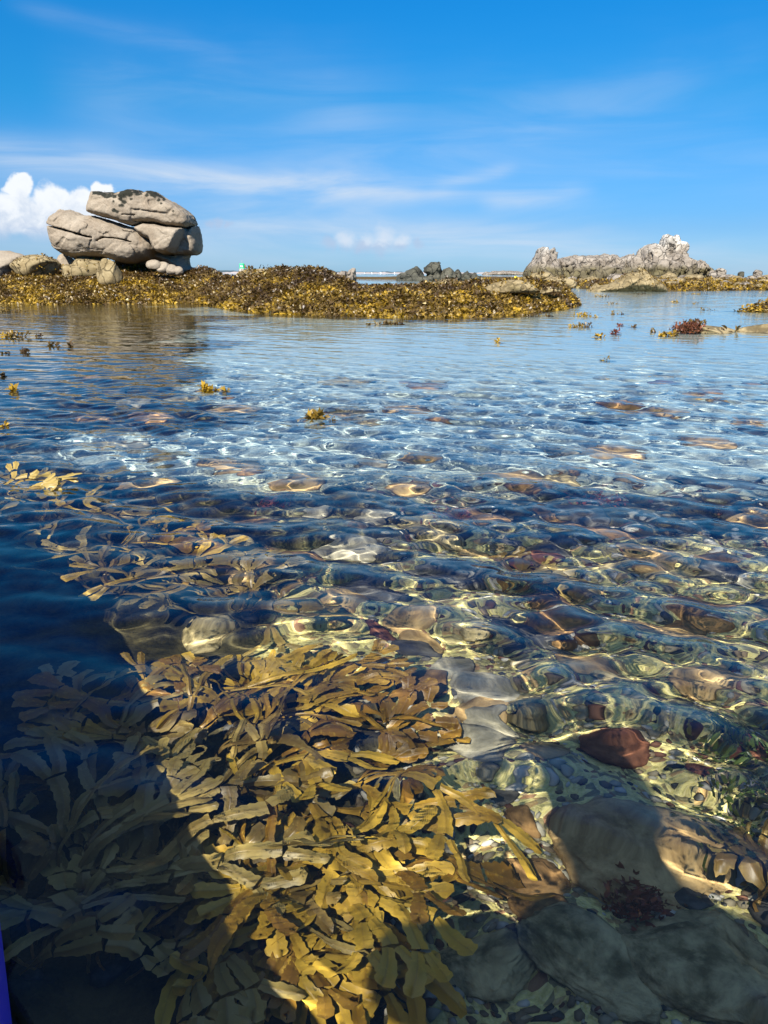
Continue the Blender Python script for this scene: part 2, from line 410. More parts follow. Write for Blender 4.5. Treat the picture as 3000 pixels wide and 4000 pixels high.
vo = N.n('ShaderNodeTexVoronoi'); N.set(vo.inputs['Vector'], tc); vo.inputs['Scale'].default_value = 95
sand = N.mix(N.step(g, .3, .7), (.42, .35, .11), (.80, .70, .27))
sand = N.mix(N.m_('MULTIPLY', N.step(g3, .5, .7), .6), sand, (.66, .56, .32))
vsep = N.n('ShaderNodeSeparateColor'); N.set(vsep.inputs[0], vo.outputs['Color'])
sand = N.mix(N.m_('MULTIPLY', N.step(vsep.outputs[0], .72, .8), .7), sand, (.10, .08, .06))
sand = N.mix(N.m_('MULTIPLY', N.step(vsep.outputs[1], .85, .9), .6), sand, (.24, .09, .05))
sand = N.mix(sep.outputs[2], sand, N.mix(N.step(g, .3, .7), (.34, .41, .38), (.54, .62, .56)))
turf = N.mix(N.step(g2, .35, .65), (.018, .017, .010), (.085, .07, .028))
f = N.m_('ADD', sep.outputs[0], N.m_('MULTIPLY', N.m_('SUBTRACT', g2, .5), .9))
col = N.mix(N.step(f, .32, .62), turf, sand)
dry = N.mix(N.step(g2, .4, .62), (.055, .035, .012), (.11, .07, .02))
col = N.mix(sep.outputs[1], col, dry)
h = N.m_('ADD', N.m_('MULTIPLY', g, .5), N.m_('MULTIPLY', vo.outputs['Distance'], -.6))
M['bed'] = N.out(N.pbr(col, .9, .2, N.bump(h, .8, .008)))
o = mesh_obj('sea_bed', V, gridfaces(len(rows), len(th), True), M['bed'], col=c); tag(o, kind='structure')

# ------------------------------------------------------------------ water
rows = [.03]; 
while rows[-1] < 3: rows.append(rows[-1]+(.05 if rows[-1] < .25 else .0085))
while rows[-1] < 34: rows.append(rows[-1]+.0085*(rows[-1]/3)**1.25)
while rows[-1] < 12000: rows.append(rows[-1]*1.07)
rows = np.array(rows); dr = np.gradient(rows)
th = full_thetas(44, .17, 3)
X, Y, Rr = polar(rows, th)
cell = np.maximum(dr[:, None], Rr*math.radians(.17))
wr = np.random.default_rng(19); H = np.zeros_like(X)
calm = (1-.66*sstep(2.2, 7, Rr))*(1-.42*sstep(.25, -.15, X-.15*(Y-.5))*sstep(1.35, 1.05, Y))
wx = X+.05*fbm(X*1.3, Y*1.3, seed=61, oct=2); wy = Y+.05*fbm(X*1.3, Y*1.3, seed=62, oct=2)
mod = 1+.55*fbm(X*.9, Y*.9, seed=63, oct=2)
for lam0, cnt, sl, spread in ((1.1, 4, .004, 16), (.55, 6, .012, 14), (.30, 9, .024, 15), (.17, 12, .038, 19), (.10, 16, .042, 28), (.062, 16, .034, 46), (.04, 12, .012, 70)):
    for k in range(cnt):
        lam = lam0*wr.uniform(.75, 1.35); a = math.radians(64+wr.normal()*spread); kx, ky = math.cos(a), math.sin(a)
        kk = 2*math.pi/lam; amp = sl/kk*math.sqrt(2/cnt)*1.4*wr.uniform(.6, 1.3)
        att = 1-sstep(.16, .34, cell/lam)
        ph = kk*(wx*kx+wy*ky)+wr.uniform(0, 6.28); s = np.sin(ph)
        H += amp*att*mod*(s+.18*np.cos(2*ph))
H *= calm
H *= 1-sstep(60, 200, Rr)
V = np.stack([X, Y, H], -1).reshape(-1, 3)
N = NT('sea_water'); tc = N.n('ShaderNodeNewGeometry').outputs['Position']
mp = N.n('ShaderNodeMapping'); N.set(mp.inputs[0], tc); mp.inputs['Scale'].default_value = (.55, 1.0, 1); mp.inputs['Rotation'].default_value = (0, 0, R(12))
n1 = N.noise(mp.outputs[0], 5.0, 3, .55, .3); n2 = N.noise(mp.outputs[0], .7, 3, .5)
# ripples too small for the far mesh
ln = N.n('ShaderNodeVectorMath', operation='LENGTH'); N.set(ln.inputs[0], tc); far = N.step(ln.outputs['Value'], 4.0, 14.0)
hh = N.m_('MULTIPLY', N.m_('ADD', N.m_('MULTIPLY', n1, .016), N.m_('MULTIPLY', n2, .02)), far)
nb = N.bump(hh, 1.0, 1.0)
gl = N.n('ShaderNodeBsdfGlass'); gl.inputs['IOR'].default_value = 1.333; gl.inputs['Roughness'].default_value = 0.0
gl.inputs['Color'].default_value = (.98, .995, .985, 1); N.set(gl.inputs['Normal'], nb)
M['water'] = N.out(gl.outputs[0])
water = mesh_obj('sea_water', V, gridfaces(len(rows), len(th), True), M['water'], receiver=False); tag(water, kind='structure')
water.cycles.is_caustics_caster = True

# ------------------------------------------------------------------ the perched boulder
def C4(*p): return [(150+x/2.37, 700+y/2.37) for x, y in p]
DB = 17.4
slab = C4((535,122),(600,128),(700,150),(760,146),(810,132),(890,105),(960,118),(990,140),(1060,116),(1110,132),(1200,190),(1290,235),(1370,290),(1422,340),(1450,415),(1400,455),(1230,440),(1130,415),(1010,408),(930,440),(860,428),(790,405),(730,378),(600,352),(500,318),(505,250),(525,180))
lobe = C4((140,400),(175,345),(215,318),(260,297),(320,295),(400,322),(440,345),(540,350),(640,372),(760,412),(850,445),(930,455),(1010,520),(1085,580),(1115,650),(1070,740),(1000,752),(920,778),(820,774),(740,752),(660,722),(560,728),(440,738),(330,715),(250,672),(195,625),(158,560),(145,480))
face = C4((935,455),(1020,415),(1130,425),(1250,450),(1392,460),(1375,520),(1330,640),(1290,690),(1180,697),(1120,660),(1085,570),(990,520))
side = C4((1300,455),(1395,462),(1447,425),(1472,500),(1486,600),(1480,670),(1450,697),(1390,702),(1250,720),(1280,600))
foot = C4((1040,640),(1180,690),(1385,690),(1368,740),(1380,800),(1417,835),(1395,880),(1330,895),(1270,840),(1170,770),(1080,745),(1000,700))
V, Q = lobed_rock(DB, [(slab, -.05, .5, .13), (lobe, -.10, .6, .34), (face, -.12, .55, .12), (side, .18, .5, .14), (foot, .2, .45, .25), (C4((640,740),(1060,700),(1080,900),(660,900)), .55, .3, .25)],
    [(C4((135,425),(240,455),(340,480),(430,505),(560,545),(600,552)), .022, .35), (C4((640,580),(690,550),(780,555),(880,572),(940,592)), .014, .2),
     (C4((850,486),(925,500)), .009, .08), (C4((490,315),(600,355),(760,402),(860,436),(930,448),(1010,414),(1130,420),(1230,446),(1400,460),(1455,425)), .015, .28),
     (C4((950,402),(1010,408)), .01, .1), (C4((535,395),(580,378)), .008, .05), (C4((860,345),(970,350)), .012, .05), (C4((1130,660),(1200,700),(1300,700),(1400,705)), .012, .15)],
    .0195, .05, 1.7, gap=.01, infl=.008, k=.012, seed=3, cells=(.75, .045, .012))
pv = np.stack([1500+F_PX*V[:, 0]/(V[:, 1]*CP-(V[:, 2]-HC)*SP), 2000-F_PX*(V[:, 1]*SP+(V[:, 2]-HC)*CP)/(V[:, 1]*CP-(V[:, 2]-HC)*SP)], 1)
cx4, cy4 = (pv[:, 0]-150)*2.37, (pv[:, 1]-700)*2.37
li = np.zeros(len(V)); ns = fbm(V[:, 0]*9, V[:, 1]*9, V[:, 2]*9, seed=90, oct=3)
for x, y, r in ((560,122,34),(610,135,26),(660,142,22),(700,152,22),(760,150,26),(800,150,36),(850,125,42),(890,112,38),(760,185,22),(790,212,28),(772,240,26),(752,245,20),(700,290,20),(730,302,15),(695,205,12),(860,182,15),(1000,150,28),(1070,142,24),(1115,190,20),(1160,186,18),(1135,222,12),(1245,295,12),(1180,268,9)):
    li = np.maximum(li, sstep(0, .35, 1-np.hypot(cx4-x, (cy4-y)*1.1)/r/1.1+ns*.9))
up_n = normals_of(V, Q)[:, 2]; li = np.maximum(li, sstep(.35, .6, up_n+ns*.35)*(cy4 < 175)*(cx4 > 500)*(cx4 < 1180)*sstep(-.25, .1, ns+.15))
rust = np.maximum(sstep(0, .7, 1-np.hypot((cx4-1035)/60, (cy4-690)/70)+ns*.4), .55*sstep(0, .8, 1-np.hypot((cx4-945)/26, (cy4-540)/110)+ns*.3))
c = np.stack([li, rust*.8, sstep(.62, .42, V[:, 2]+.05*ns)*.8], 1).astype(np.float32)
o = mesh_obj('perched_boulder', V, Q, M['granite'], col=c)
tag(o, 'huge grey-beige granite boulder split into stacked slabs, black lichen along its top', 'boulder')
# spare white lump for the undercut behind it is open air

def stone(name, label, cat, px, ptop, pbot, wpx, D, mat, seed, depth=.8, bury=.35, cuts=7, sub=4, group=None, rot=0, weed=0):
    x, _, zt = at(px, ptop, D); _, _, zb = at(px, pbot, D); wd = at(px+wpx/2, pbot, D)[0]-at(px-wpx/2, pbot, D)[0]
    hh = zt-zb
    if name == 'reef_rock' and D < 19: zt = max(zt, landz(x, D)+.15+.05*(seed % 3))
    V, Fc = blob(seed, sub, cuts); a = rot; V = np.stack([V[:, 0]*math.cos(a)-V[:, 1]*math.sin(a), V[:, 0]*math.sin(a)+V[:, 1]*math.cos(a), V[:, 2]], 1)
    V = V/np.abs(V).max(0); H2 = hh*(1+bury)/2
    V = V*np.array([wd/2, wd/2*depth, H2])
    cc = np.zeros((len(V), 3), np.float32)
    if weed: cc[:, 2] = sstep(.02, .3, fbm(V[:, 0]*5/wd*.7, V[:, 1]*5/wd, V[:, 2]*5/wd, seed=seed)-V[:, 2]/H2*.25-.1)*weed
    o = mesh_obj(name, V, Fc, M[mat], col=cc, loc=(x, D, zt-H2)); return tag(o, label, cat, group)
stone('boulder', 'grey rounded boulder cut by the left edge of the picture', 'boulder', -60, 972, 1075, 360, 17.5, 'granite', 11, cuts=5)
stone('boulder', 'ochre weed-draped boulder left of the small round pale stone', 'boulder', 140, 994, 1075, 200, 17.2, 'granite_warm', 12, weed=.9)
stone('boulder', 'small round pale stone wedged under the left end of the perched boulder', 'boulder', 258, 984, 1045, 84, 17.6, 'granite', 13, cuts=3)
stone('boulder', 'long low ochre rock under the left part of the perched boulder', 'boulder', 372, 998, 1085, 190, 17.0, 'granite_warm', 14, weed=.6)
stone('boulder', 'pale yellowish block standing in the weed below the perched boulder', 'boulder', 418, 1006, 1096, 104, 16.3, 'granite_warm', 15, cuts=8)
stone('boulder', 'flat ochre rock low in the weed, left of the pale yellowish block', 'boulder', 300, 1030, 1085, 150, 16.8, 'granite_warm', 16, weed=.8)
for k, (px, a, b, w) in enumerate(((600,1014,1048,62),(635,1022,1056,60),(668,1032,1064,54),(696,1040,1068,40))):
    stone('boulder', ('leftmost', 'second from left', 'third from left', 'rightmost, smallest')[k]+' of four pale lumps at the foot of the perched boulder', 'boulder', px, a, b, w, 16.7, 'granite', 17+k, cuts=3, group='pale lumps under the perched boulder')
for k, (px, a, b, w, D, m, lb) in enumerate((
    (975,1070,1100,110,15.6,'granite_warm','pale flat rock in the weed just right of the green beacon'),
    (1065,1064,1098,120,15.8,'granite_warm','pale cracked rock on the left flank of the weedy hummock'),
    (1010,1086,1108,120,15.0,'granite_warm','low pale rock showing through weed below the two pale rocks right of the beacon'),
    (1168,1046,1064,24,16.5,'granite','tiny white stone on the very top of the weedy hummock'),
    (1740,1086,1118,120,16.4,'granite_warm','pale boulder pile on the reef right of the dark rocks'),
    (1800,1098,1122,130,15.6,'granite_warm','low pale slab right of the pale boulder pile on the reef'),
    (1880,1092,1112,110,16.8,'granite_warm','small cream rock at the back of the reef near the yellow buoy'),
    (2120,1062,1106,120,16.4,'granite_warm','ochre hump standing highest on the right part of the near reef'),
    (2175,1080,1116,150,15.8,'granite_warm','broad cream rock right of the ochre hump'),
    (1950,1098,1120,150,15.2,'granite_warm','long cream slab below the yellow buoy'),
    (2010,1133,1176,220,12.6,'granite_warm','large pale flat rock low on the right end of the near reef'),
    (2150,1120,1140,90,13.2,'granite_warm','small cream rock above the large pale flat rock'),
    (2760,1266,1302,250,7.7,'granite_warm','flat cream rock just breaking the water with red-brown weed on its left end'),
    (3020,1262,1298,270,7.8,'granite_warm','flat cream rock just breaking the water at the right edge'))):
    stone('reef_rock', lb, 'rock', px, a, b, w, D, m, 40+k, weed=.55 if k not in (3, 12, 13) else .2, cuts=9, depth=.55 if k > 9 else .8, bury=.6)

# ------------------------------------------------------------------ far rocks
def C2(*p): return [(900+x/1.508, 850+y/1.508) for x, y in p]
def C5(*p): return [(2050+x/2.212, 900+y/2.212) for x, y in p]
def poly_rock(name, label, D, lobes, vox, mat, seed, namp, nsc, gap=.0, k=.1, strata=0, cat='rock', topw=None, cells=None, infl=0, rs=1):
    lobes = [(a_, b_, c_, d_*rs) for a_, b_, c_, d_ in lobes]
    V, Q = lobed_rock(D, lobes, [], vox, namp, nsc, gap=gap, k=k, seed=seed, strata=0, cells=cells, infl=infl)
    c = np.zeros((len(V), 3), np.float32)
    if topw is not None:
        c[:, 2] = sstep(topw+.5, topw-.1, V[:, 2]+.3*fbm(V[:, 0]*1.5, V[:, 1]*1.5, V[:, 2]*1.5, seed=seed))
    if cat == 'crag': c[:, 0] = .85*sstep(1.9, 3.6, V[:, 2]+.9*fbm(V[:, 0]*.8, V[:, 1]*.8, V[:, 2]*.8, seed=seed+1))
    o = mesh_obj(name, V, Q, M[mat], col=c); return tag(o, label, cat)
dd = 64
poly_rock('sea_rock', 'left dark sloping rock of the dark group in the channel', dd, [(C2((975,380),(985,338),(1030,328),(1060,308),(1098,290),(1120,310),(1142,345),(1150,380)), 0, 1.3, 1.0), (C2((978,385),(982,352),(1190,345),(1200,385)), -.3, 1.2, .5)], .11, 'granite_dark', 5, .25, .8, k=.03, cells=(.9, .22, .14), infl=.05)
poly_rock('sea_rock', 'tall dark block balanced in the middle of the dark group in the channel', dd, [(C2((1140,318),(1158,290),(1180,268),(1210,264),(1235,280),(1246,305),(1238,328),(1200,342),(1165,338)), 0, 1.1, .9), (C2((1150,385),(1160,340),(1235,325),(1260,385)), .4, 1.3, .7)], .1, 'granite_dark', 6, .25, .8, k=.03, cells=(.9, .22, .14), infl=.05)
poly_rock('sea_rock', 'right dark jagged rock of the dark group in the channel, tailing off to the right', dd, [(C2((1225,380),(1250,315),(1290,296),(1312,312),(1328,345),(1330,380)), 0, 1.0, .8), (C2((1315,380),(1325,322),(1345,307),(1357,325),(1370,345),(1375,330),(1400,325),(1420,335),(1440,328),(1460,345),(1495,352),(1495,380)), .5, 1.0, .5)], .1, 'granite_dark', 7, .25, .8, k=.03, cells=(.9, .22, .14), infl=.05)
poly_rock('reef_rock', 'pointed grey rock with a pale tip behind the right shoulder of the weedy hummock', 19.5, [(C2((600,385),(625,338),(655,314),(690,318),(715,298),(734,295),(742,305),(738,385)), 0, .28, .2)], .022, 'granite_far', 8, .08, 3, k=.02, cells=(.3, .05, .03))
poly_rock('sea_rock', 'long low pinkish rock on the skyline between the dark rocks and the pale crag', 260, [([(1880,1080),(1895,1066),(1930,1060),(1965,1058),(2030,1062),(2060,1068),(2080,1080)], 0, 5, 2)], .35, 'granite_far', 9, .8, .25, k=.2)
low = 100
DF = 72
poly_rock('pale_crag', 'pale crag with twin white peaks at the left end of the far outcrop', DF, [
    (C5((-15,365+low),(0,365),(30,310),(75,270),(100,225),(125,170),(150,150),(175,150),(190,180),(205,210),(240,240),(270,265),(310,370),(320,370+low)), 0, 2.3, 1.6),
    (C5((200,240),(207,185),(218,166),(232,166),(250,205),(252,250),(220,260)), -.4, .8, .45), (C5((60,470),(90,320),(180,280),(260,330),(300,470)), -1.4, 1.6, 1.0)], .12, 'granite_far', 12, .22, .55, gap=.05, k=.08, cells=(1.25, .27, .22, 1.35), infl=.06, rs=.4, topw=.9, cat='crag')
poly_rock('pale_crag', 'long low jumbled ridge between the two peaked ends of the far outcrop', DF+1, [
    (C5((240,480),(262,268),(330,247),(430,222),(540,222),(640,235),(640,480)), 0, 2.2, 1.3), (C5((600,480),(625,240),(665,225),(700,208),(730,224),(780,218),(830,252),(850,480)), .3, 2.4, 1.2),
    (C5((810,480),(835,250),(870,222),(930,220),(985,245),(1010,480)), 0, 2.4, 1.0), (C5((300,480),(380,330),(520,310),(620,340),(720,310),(800,340),(900,320),(980,480)), -1.6, 1.6, .9)], .12, 'granite_far', 14, .22, .6, gap=.05, k=.08, cells=(1.25, .27, .22, 1.35), infl=.06, rs=.4, topw=.9, cat='crag')
poly_rock('pale_crag', 'tallest pale crag crowned with white pinnacles at the right end of the far outcrop', DF, [
    (C5((970,480),(985,240),(1008,172),(1060,130),(1120,117),(1150,135),(1168,170),(1180,240),(1180,480)), 0, 2.2, 1.3),
    (C5((1155,200),(1162,165),(1180,110),(1200,55),(1220,38),(1245,55),(1268,95),(1262,150),(1245,215),(1190,215)), -.2, 1.2, .75),
    (C5((1262,215),(1258,110),(1275,74),(1292,84),(1305,58),(1322,38),(1336,60),(1338,110),(1310,150)), .2, .8, .4),
    (C5((1290,180),(1300,120),(1338,100),(1378,112),(1386,150),(1376,182),(1330,185)), -.3, .8, .4), (C5((1240,260),(1250,190),(1290,150),(1340,185),(1370,200),(1370,260)), 0, 1.2, .5),
    (C5((1120,480),(1150,225),(1250,200),(1370,240),(1396,265),(1396,330),(1370,480)), -.2, 2.6, 1.3), (C5((1000,480),(1040,300),(1120,250),(1220,270),(1320,320),(1340,480)), -1.5, 1.6, .9)], .11, 'granite_far', 16, .22, .6, gap=.06, k=.06, cells=(1.25, .27, .22, 1.35), infl=.06, rs=.4, topw=.9, cat='crag')
poly_rock('pale_crag', 'low hooked grey crag sloping down at the right foot of the tallest crag', DF, [
    (C5((1330,480),(1385,268),(1430,302),(1480,285),(1522,266),(1526,305),(1545,312),(1570,325),(1610,355),(1660,380),(1700,480)), 0, 1.8, 1.2)], .11, 'granite_far', 18, .22, .6, k=.05, cells=(1.25, .27, .22, 1.35), infl=.05, rs=.4, topw=.8, cat='crag')
stone('boulder', 'square pale boulder alone right of the far outcrop', 'boulder', 2812, 1044, 1078, 58, 66, 'granite_far', 60, cuts=9)
stone('boulder', 'small grey boulder left beside the square pale boulder', 'boulder', 2785, 1056, 1078, 36, 65, 'granite_far', 61)
stone('boulder', 'small pale boulder on the skyline near the right edge', 'boulder', 2962, 1049, 1078, 36, 60, 'granite_far', 62)
stone('boulder', 'dark little boulder on the skyline between the two pale ones at the right', 'boulder', 2898, 1060, 1078, 30, 60, 'granite_dark', 63)
poly_rock('reef_rock', 'big ochre weed-streaked mound rising from the water on the right', 25.6, [
    ([(2300,1150),(2325,1122),(2370,1112),(2405,1098),(2430,1078),(2470,1066),(2520,1064),(2555,1085),(2585,1115),(2600,1150)], 0, 1.0, .8)], .04, 'granite_warm', 21, .2, 1.3, k=.05, cells=(.7, .12, .06), topw=-1)
rr = np.random.default_rng(55); k = 0; tries = 0
while k < 130 and tries < 4000:
    tries += 1
    px = rr.uniform(2030, 3120); D = rr.uniform(26, 62)**1.0; x = (px-1500)*CP/F_PX*D; z = landz(x, D)
    if z < -.05: continue
    s = rr.uniform(.12, .42)*(D/40)**.6*(1.6 if rr.random() < .12 else 1)
    V, Fc = blob(int(rr.integers(1, 12)), 3, 7); V = V*np.array([s, s*.8, s*rr.uniform(.35, .6)])
    m = 'granite_warm' if rr.random() < .7 else 'granite_far'
    o = mesh_obj('shore_stone', V, Fc, M[m], loc=(x, D, z+s*.1), col=np.zeros((len(V), 3), np.float32)); o.rotation_euler = (0, 0, rr.uniform(0, 6))
    tag(o, 'small pale stone among brown weed on the flats below the far outcrop', 'stone', 'pale stones on the weedy flats'); k += 1

# ------------------------------------------------------------------ weed heaped on the reefs: nobody could count it
def leaves(P, up, L, seed, flat=.5):
    r = np.random.default_rng(seed); n = len(P)
    az_ = r.uniform(0, 2*math.pi, n); pit = r.normal(.35, .55, n)*flat*1.6
    d = np.stack([np.cos(az_)*np.cos(pit), np.sin(az_)*np.cos(pit), np.sin(pit)], 1)
    s = np.stack([-np.sin(az_), np.cos(az_), np.zeros(n)], 1); ro = r.normal(0, .7, n)[:, None]
    nn = np.cross(d, s); s = s*np.cos(ro)+nn*np.sin(ro); nn = np.cross(d, s)
    tmpl = [(0, 0, 0), (.5, -.24, .06), (.5, .24, .06), (1.0, -.27, -.05), (.78, 0, .12), (1.05, .23, -.06)]
    fc = np.array([(0, 1, 4), (0, 4, 2), (1, 3, 4), (2, 4, 5)])
    L = L[:, None]; V = np.stack([P+L*(a*d+b*s+c_*nn+0) for a, b, c_ in tmpl], 1)
    Fc = (fc[None]+(np.arange(n)*6)[:, None, None]).reshape(-1, 3)
    return V.reshape(-1, 3), Fc
PAL = .86*np.array([(.42, .26, .02), (.26, .16, .02), (.16, .10, .018), (.11, .065, .018), (.075, .042, .013), (.05, .028, .012), (.50, .40, .18)])
def weedcol(P, seed, bright):
    r = np.random.default_rng(seed); n = len(P); cl = fbm(P[:, 0]*2.2, P[:, 1]*2.2, P[:, 2]*3, seed=seed)+.7*fbm(P[:, 0]*8, P[:, 1]*8, P[:, 2]*8, seed=seed+1, oct=2)
    t = np.clip(3.2-2.7*bright-cl*3.4+r.normal(0, .65, n), 0, 4.6); i = t.astype(int); f = (t-i)[:, None]
    c = PAL[i]*(1-f)+PAL[np.minimum(i+1, 5)]*f
    w = r.random(n) < .012; c[w] = PAL[6]; return np.repeat(c*r.uniform(.75, 1.25, (n, 1)), 6, 0).astype(np.float32)
def weed_field(name, n, pxr, Dr, seed, Lr, zmin, cond=None, lift=.02, power=1.0):
    r = np.random.default_rng(seed); px = r.uniform(*pxr, n); D = Dr[0]+(Dr[1]-Dr[0])*r.uniform(0, 1, n)**power
    x = (px-1500)*CP/F_PX*D; z = land(x, D); ok = z > zmin
    if cond is not None: ok &= cond(x, D, z, px)
    x, D, z = x[ok], D[ok], z[ok]; n = len(x)
    P = np.stack([x, D, z+r.uniform(-.01, lift, n)+.08*np.maximum(0, fbm(x*2.6, D*2.6, seed=seed))], 1)
    L = r.uniform(*Lr, n)*(1+.3*fbm(x*4, D*4, seed=seed+3))
    V, Fc = leaves(P, None, L, seed)
    c = weedcol(P, seed, .75-np.clip(z/.5, 0, 1)*.75)
    o = mesh_obj(name, V, Fc, M['weed'], col=c); return tag(o, kind='stuff')
ROCKW = []
def grow(names, n, Lr, seed, thr=.05):
    r = np.random.default_rng(seed); Ps = []
    for ob in [q for q in bpy.data.objects if q.name.split('.')[0] in names and q.get('weedy')]:
        co = np.empty(len(ob.data.vertices)*3, np.float32); ob.data.vertices.foreach_get('co', co); co = co.reshape(-1, 3)+np.array(ob.location)
        s_ = 2.2/max(np.ptp(co[:, 0]), .3); m_ = (fbm(co[:, 0]*s_*1.6, co[:, 1]*s_*1.6, co[:, 2]*s_*2.5, seed=seed, oct=3) > thr-.0) & (co[:, 2] > 0) ; co = co[m_]
        if len(co): Ps.append(co[r.integers(0, len(co), int(n*np.ptp(co[:, 0])))])
    P = np.concatenate(Ps)+r.normal(0, .015, (sum(map(len, Ps)), 3)); V, Fc = leaves(P, None, r.uniform(*Lr, len(P)), seed, flat=.8)
    o = mesh_obj('shore_wrack', V, Fc, M['weed'], col=weedcol(P, seed, .35)); tag(o, kind='stuff')
for q in bpy.data.objects:
    if q.name.split('.')[0] == 'reef_rock': q['weedy'] = 1
    if q.get('label', '').startswith(('ochre weed', 'long low ochre', 'flat ochre')): q['weedy'] = 1
for q in bpy.data.objects:
    if q.name in ('reef_rock.013', 'reef_rock.014') or 'pointed' in q.get('label', ''): del q['weedy']
grow(('reef_rock', 'boulder'), 260, (.03, .08), 201)
weed_field('shore_wrack', 40000, (-1900, -380), (10.2, 21), 104, (.04, .11), -.07, lambda x, y, z, px: reef_a(x, y) > -.3)
weed_field('shore_wrack', 250000, (-400, 2330), (10.2, 21), 101, (.03, .085), -.07, lambda x, y, z, px: (reef_a(x, y) > -.3) & (y < 22))
weed_field('shore_wrack', 120000, (1300, 3300), (22, 62), 102, (.06, .15), -.04, lambda x, y, z, px: (reef_b(x, y) > -.3) & (fbm(x*.7, y*.7, seed=17) > -.28), power=1.2)
weed_field('shore_wrack', 16000, (2700, 3500), (9.5, 13.5), 103, (.03, .075), -.08, lambda x, y, z, px: small_reef(x, y) > -.1, lift=.06)

# ------------------------------------------------------------------ tufts afloat
def tuft(px, py, wpx, hpx, n, label, seed, mat='weed', dark=0, group='tufts of wrack breaking the surface'):
    n = max(n, 14)*2; r = np.random.default_rng(seed); x, y = ground(px, py); sc_ = math.hypot(x, y)/F_PX*1.02; w = wpx*sc_/2; hh = hpx*sc_
    P = np.stack([r.normal(0, .42 if n > 36 else .2, n)*w, r.normal(0, .4, n)*max(w*.5, hh*.8), r.uniform(-.03, hh*.25, n)], 1)
    P[:, 0] = np.clip(P[:, 0], -w, w)
    wig = lambda q: .25*w*np.sin(q/w*2.3+seed)*.5
    P[:, 1] = P[:, 1]*.35+wig(P[:, 0])
    L = r.uniform(.55, 1.15, n)*np.clip(hh*.9, .015, .038); V, Fc = leaves(P, None, L, seed, flat=.9)
    qs = np.linspace(-w, w, 14); hw_ = .007; run = np.stack([np.stack([qs, wig(qs)+s_*hw_, z_+0*qs], 1) for s_, z_ in ((-1, -.012), (0, -.002), (1, -.012), (0, -.022))], 1).reshape(-1, 3)
    g4 = gridfaces(14, 4, True); Fc = np.concatenate([Fc, g4[:, [0, 1, 2]]+len(V), g4[:, [0, 2, 3]]+len(V)]); V = np.concatenate([V, run])
    c = weedcol(P, seed, .52-dark*.45) if mat == 'weed' else np.repeat(np.array([[.16, .035, .02]])*r.uniform(.5, 1.5, (n, 1)), 6, 0).astype(np.float32)
    c = np.concatenate([c, np.tile(np.array([[.10, .06, .015]], np.float32), (56, 1))])
    o = mesh_obj('wrack_tuft', V, Fc, M['weed'], col=c, loc=(x, y, 0)); return tag(o, label, 'seaweed', group)
TU = [(30,1218,110,24,70,'flat olive tuft at the left edge just below the shore weed'),(55,1316,100,42,80,'brown bushy tuft at the left edge, largest of the left tufts'),(150,1318,50,18,14,'thin sprig trailing right of the brown bushy tuft'),
 (197,1352,14,20,5,'single bladder tip left of the reflection of the perched boulder'),(224,1352,12,16,4,'single bladder tip, middle one of three in a row'),(273,1353,14,20,4,'single bladder tip, right one of three in a row'),(95,1376,50,22,16,'small dark sprig below the brown bushy tuft'),(20,1380,50,14,12,'low sprig at the left edge below the brown bushy tuft'),
 (12,1470,30,22,10,'dark tip at the left edge above the pair of brown tips'),(50,1530,50,34,14,'pair of brown tips near the left edge'),(20,1665,34,24,9,'brown forked tip at the left edge above the big wet frond'),
 (808,1528,90,46,46,'olive leafy tuft alone in the open water, left of the centre'),(885,1532,34,26,10,'small sprig just right of the olive leafy tuft'),(1225,1632,80,46,36,'olive leafy tuft in the middle of the pool, nearest of the floating tufts'),(1300,1640,36,20,10,'two small tips trailing right of the middle tuft'),
 (1290,1236,190,22,90,'long low tuft just off the foot of the shore weed'),(1510,1268,110,26,70,'dense olive tuft in front of the reef, left of the centre gap'),(1560,1268,40,22,24,'small orange tuft touching the right of the dense olive tuft'),(1440,1270,60,14,14,'thin sprig left of the dense olive tuft'),(1945,1338,16,26,7,'lone upright tip in open water below the pale flat reef rock'),
 (2275,1236,70,34,60,'olive pointed tuft on the right, left of the upright sprig'),(2330,1240,50,20,14,'scattered tips right of the olive pointed tuft'),(2395,1228,18,36,12,'upright green sprig near the right channel'),(2425,1228,60,10,10,'low row of tips right of the upright green sprig'),
 (2070,1236,70,22,30,'olive tuft off the right end of the near reef'),(2145,1236,50,16,18,'orange flat tuft right of the olive tuft off the near reef'),(2260,1278,110,32,60,'long yellow-brown tuft in the right water'),(2335,1318,50,26,26,'compact olive tuft below the long yellow-brown tuft'),
 (2405,1305,40,44,26,'dark red branching sprig standing in the right water'),(2425,1273,40,12,10,'small red streak of weed above the dark red sprig'),(2475,1278,50,12,12,'thin green streak right of the small red streak'),(2550,1298,34,24,14,'dark twig left of the flat cream rock'),(2590,1312,40,34,30,'olive clump at the left foot of the flat cream rock'),(2625,1312,44,34,30,'olive clump touching the lower left of the flat cream rock'),
 (2640,1182,40,20,26,'green tuft in the right channel'),(2715,1188,50,14,12,'thin line of tips right of the green channel tuft'),(2755,1212,60,18,20,'brown sprig left of the weed bank at the right edge'),(2350,1160,90,24,70,'olive patch in the channel mouth'),(2500,1150,80,14,40,'low brown patch before the big ochre mound'),(2720,1150,120,14,50,'thin brown streak of weed before the right flats'),(2390,1188,70,12,20,'thin sprig under the olive patch in the channel mouth'),
 (2370,1408,60,16,12,'few tips in the middle of the right water'),(940,1215,40,14,12,'small olive tips off the shore weed below the beacon'),(1010,1216,50,20,22,'olive sprig off the shore weed below the pale rocks')]
for k, (px, py, w_, h_, n_, lb) in enumerate(TU): tuft(px, py, w_, h_, n_, lb, 300+k, dark=1 if 'dark' in lb else 0, mat='red' if 'red ' in lb and 'dark red' in lb else 'weed')
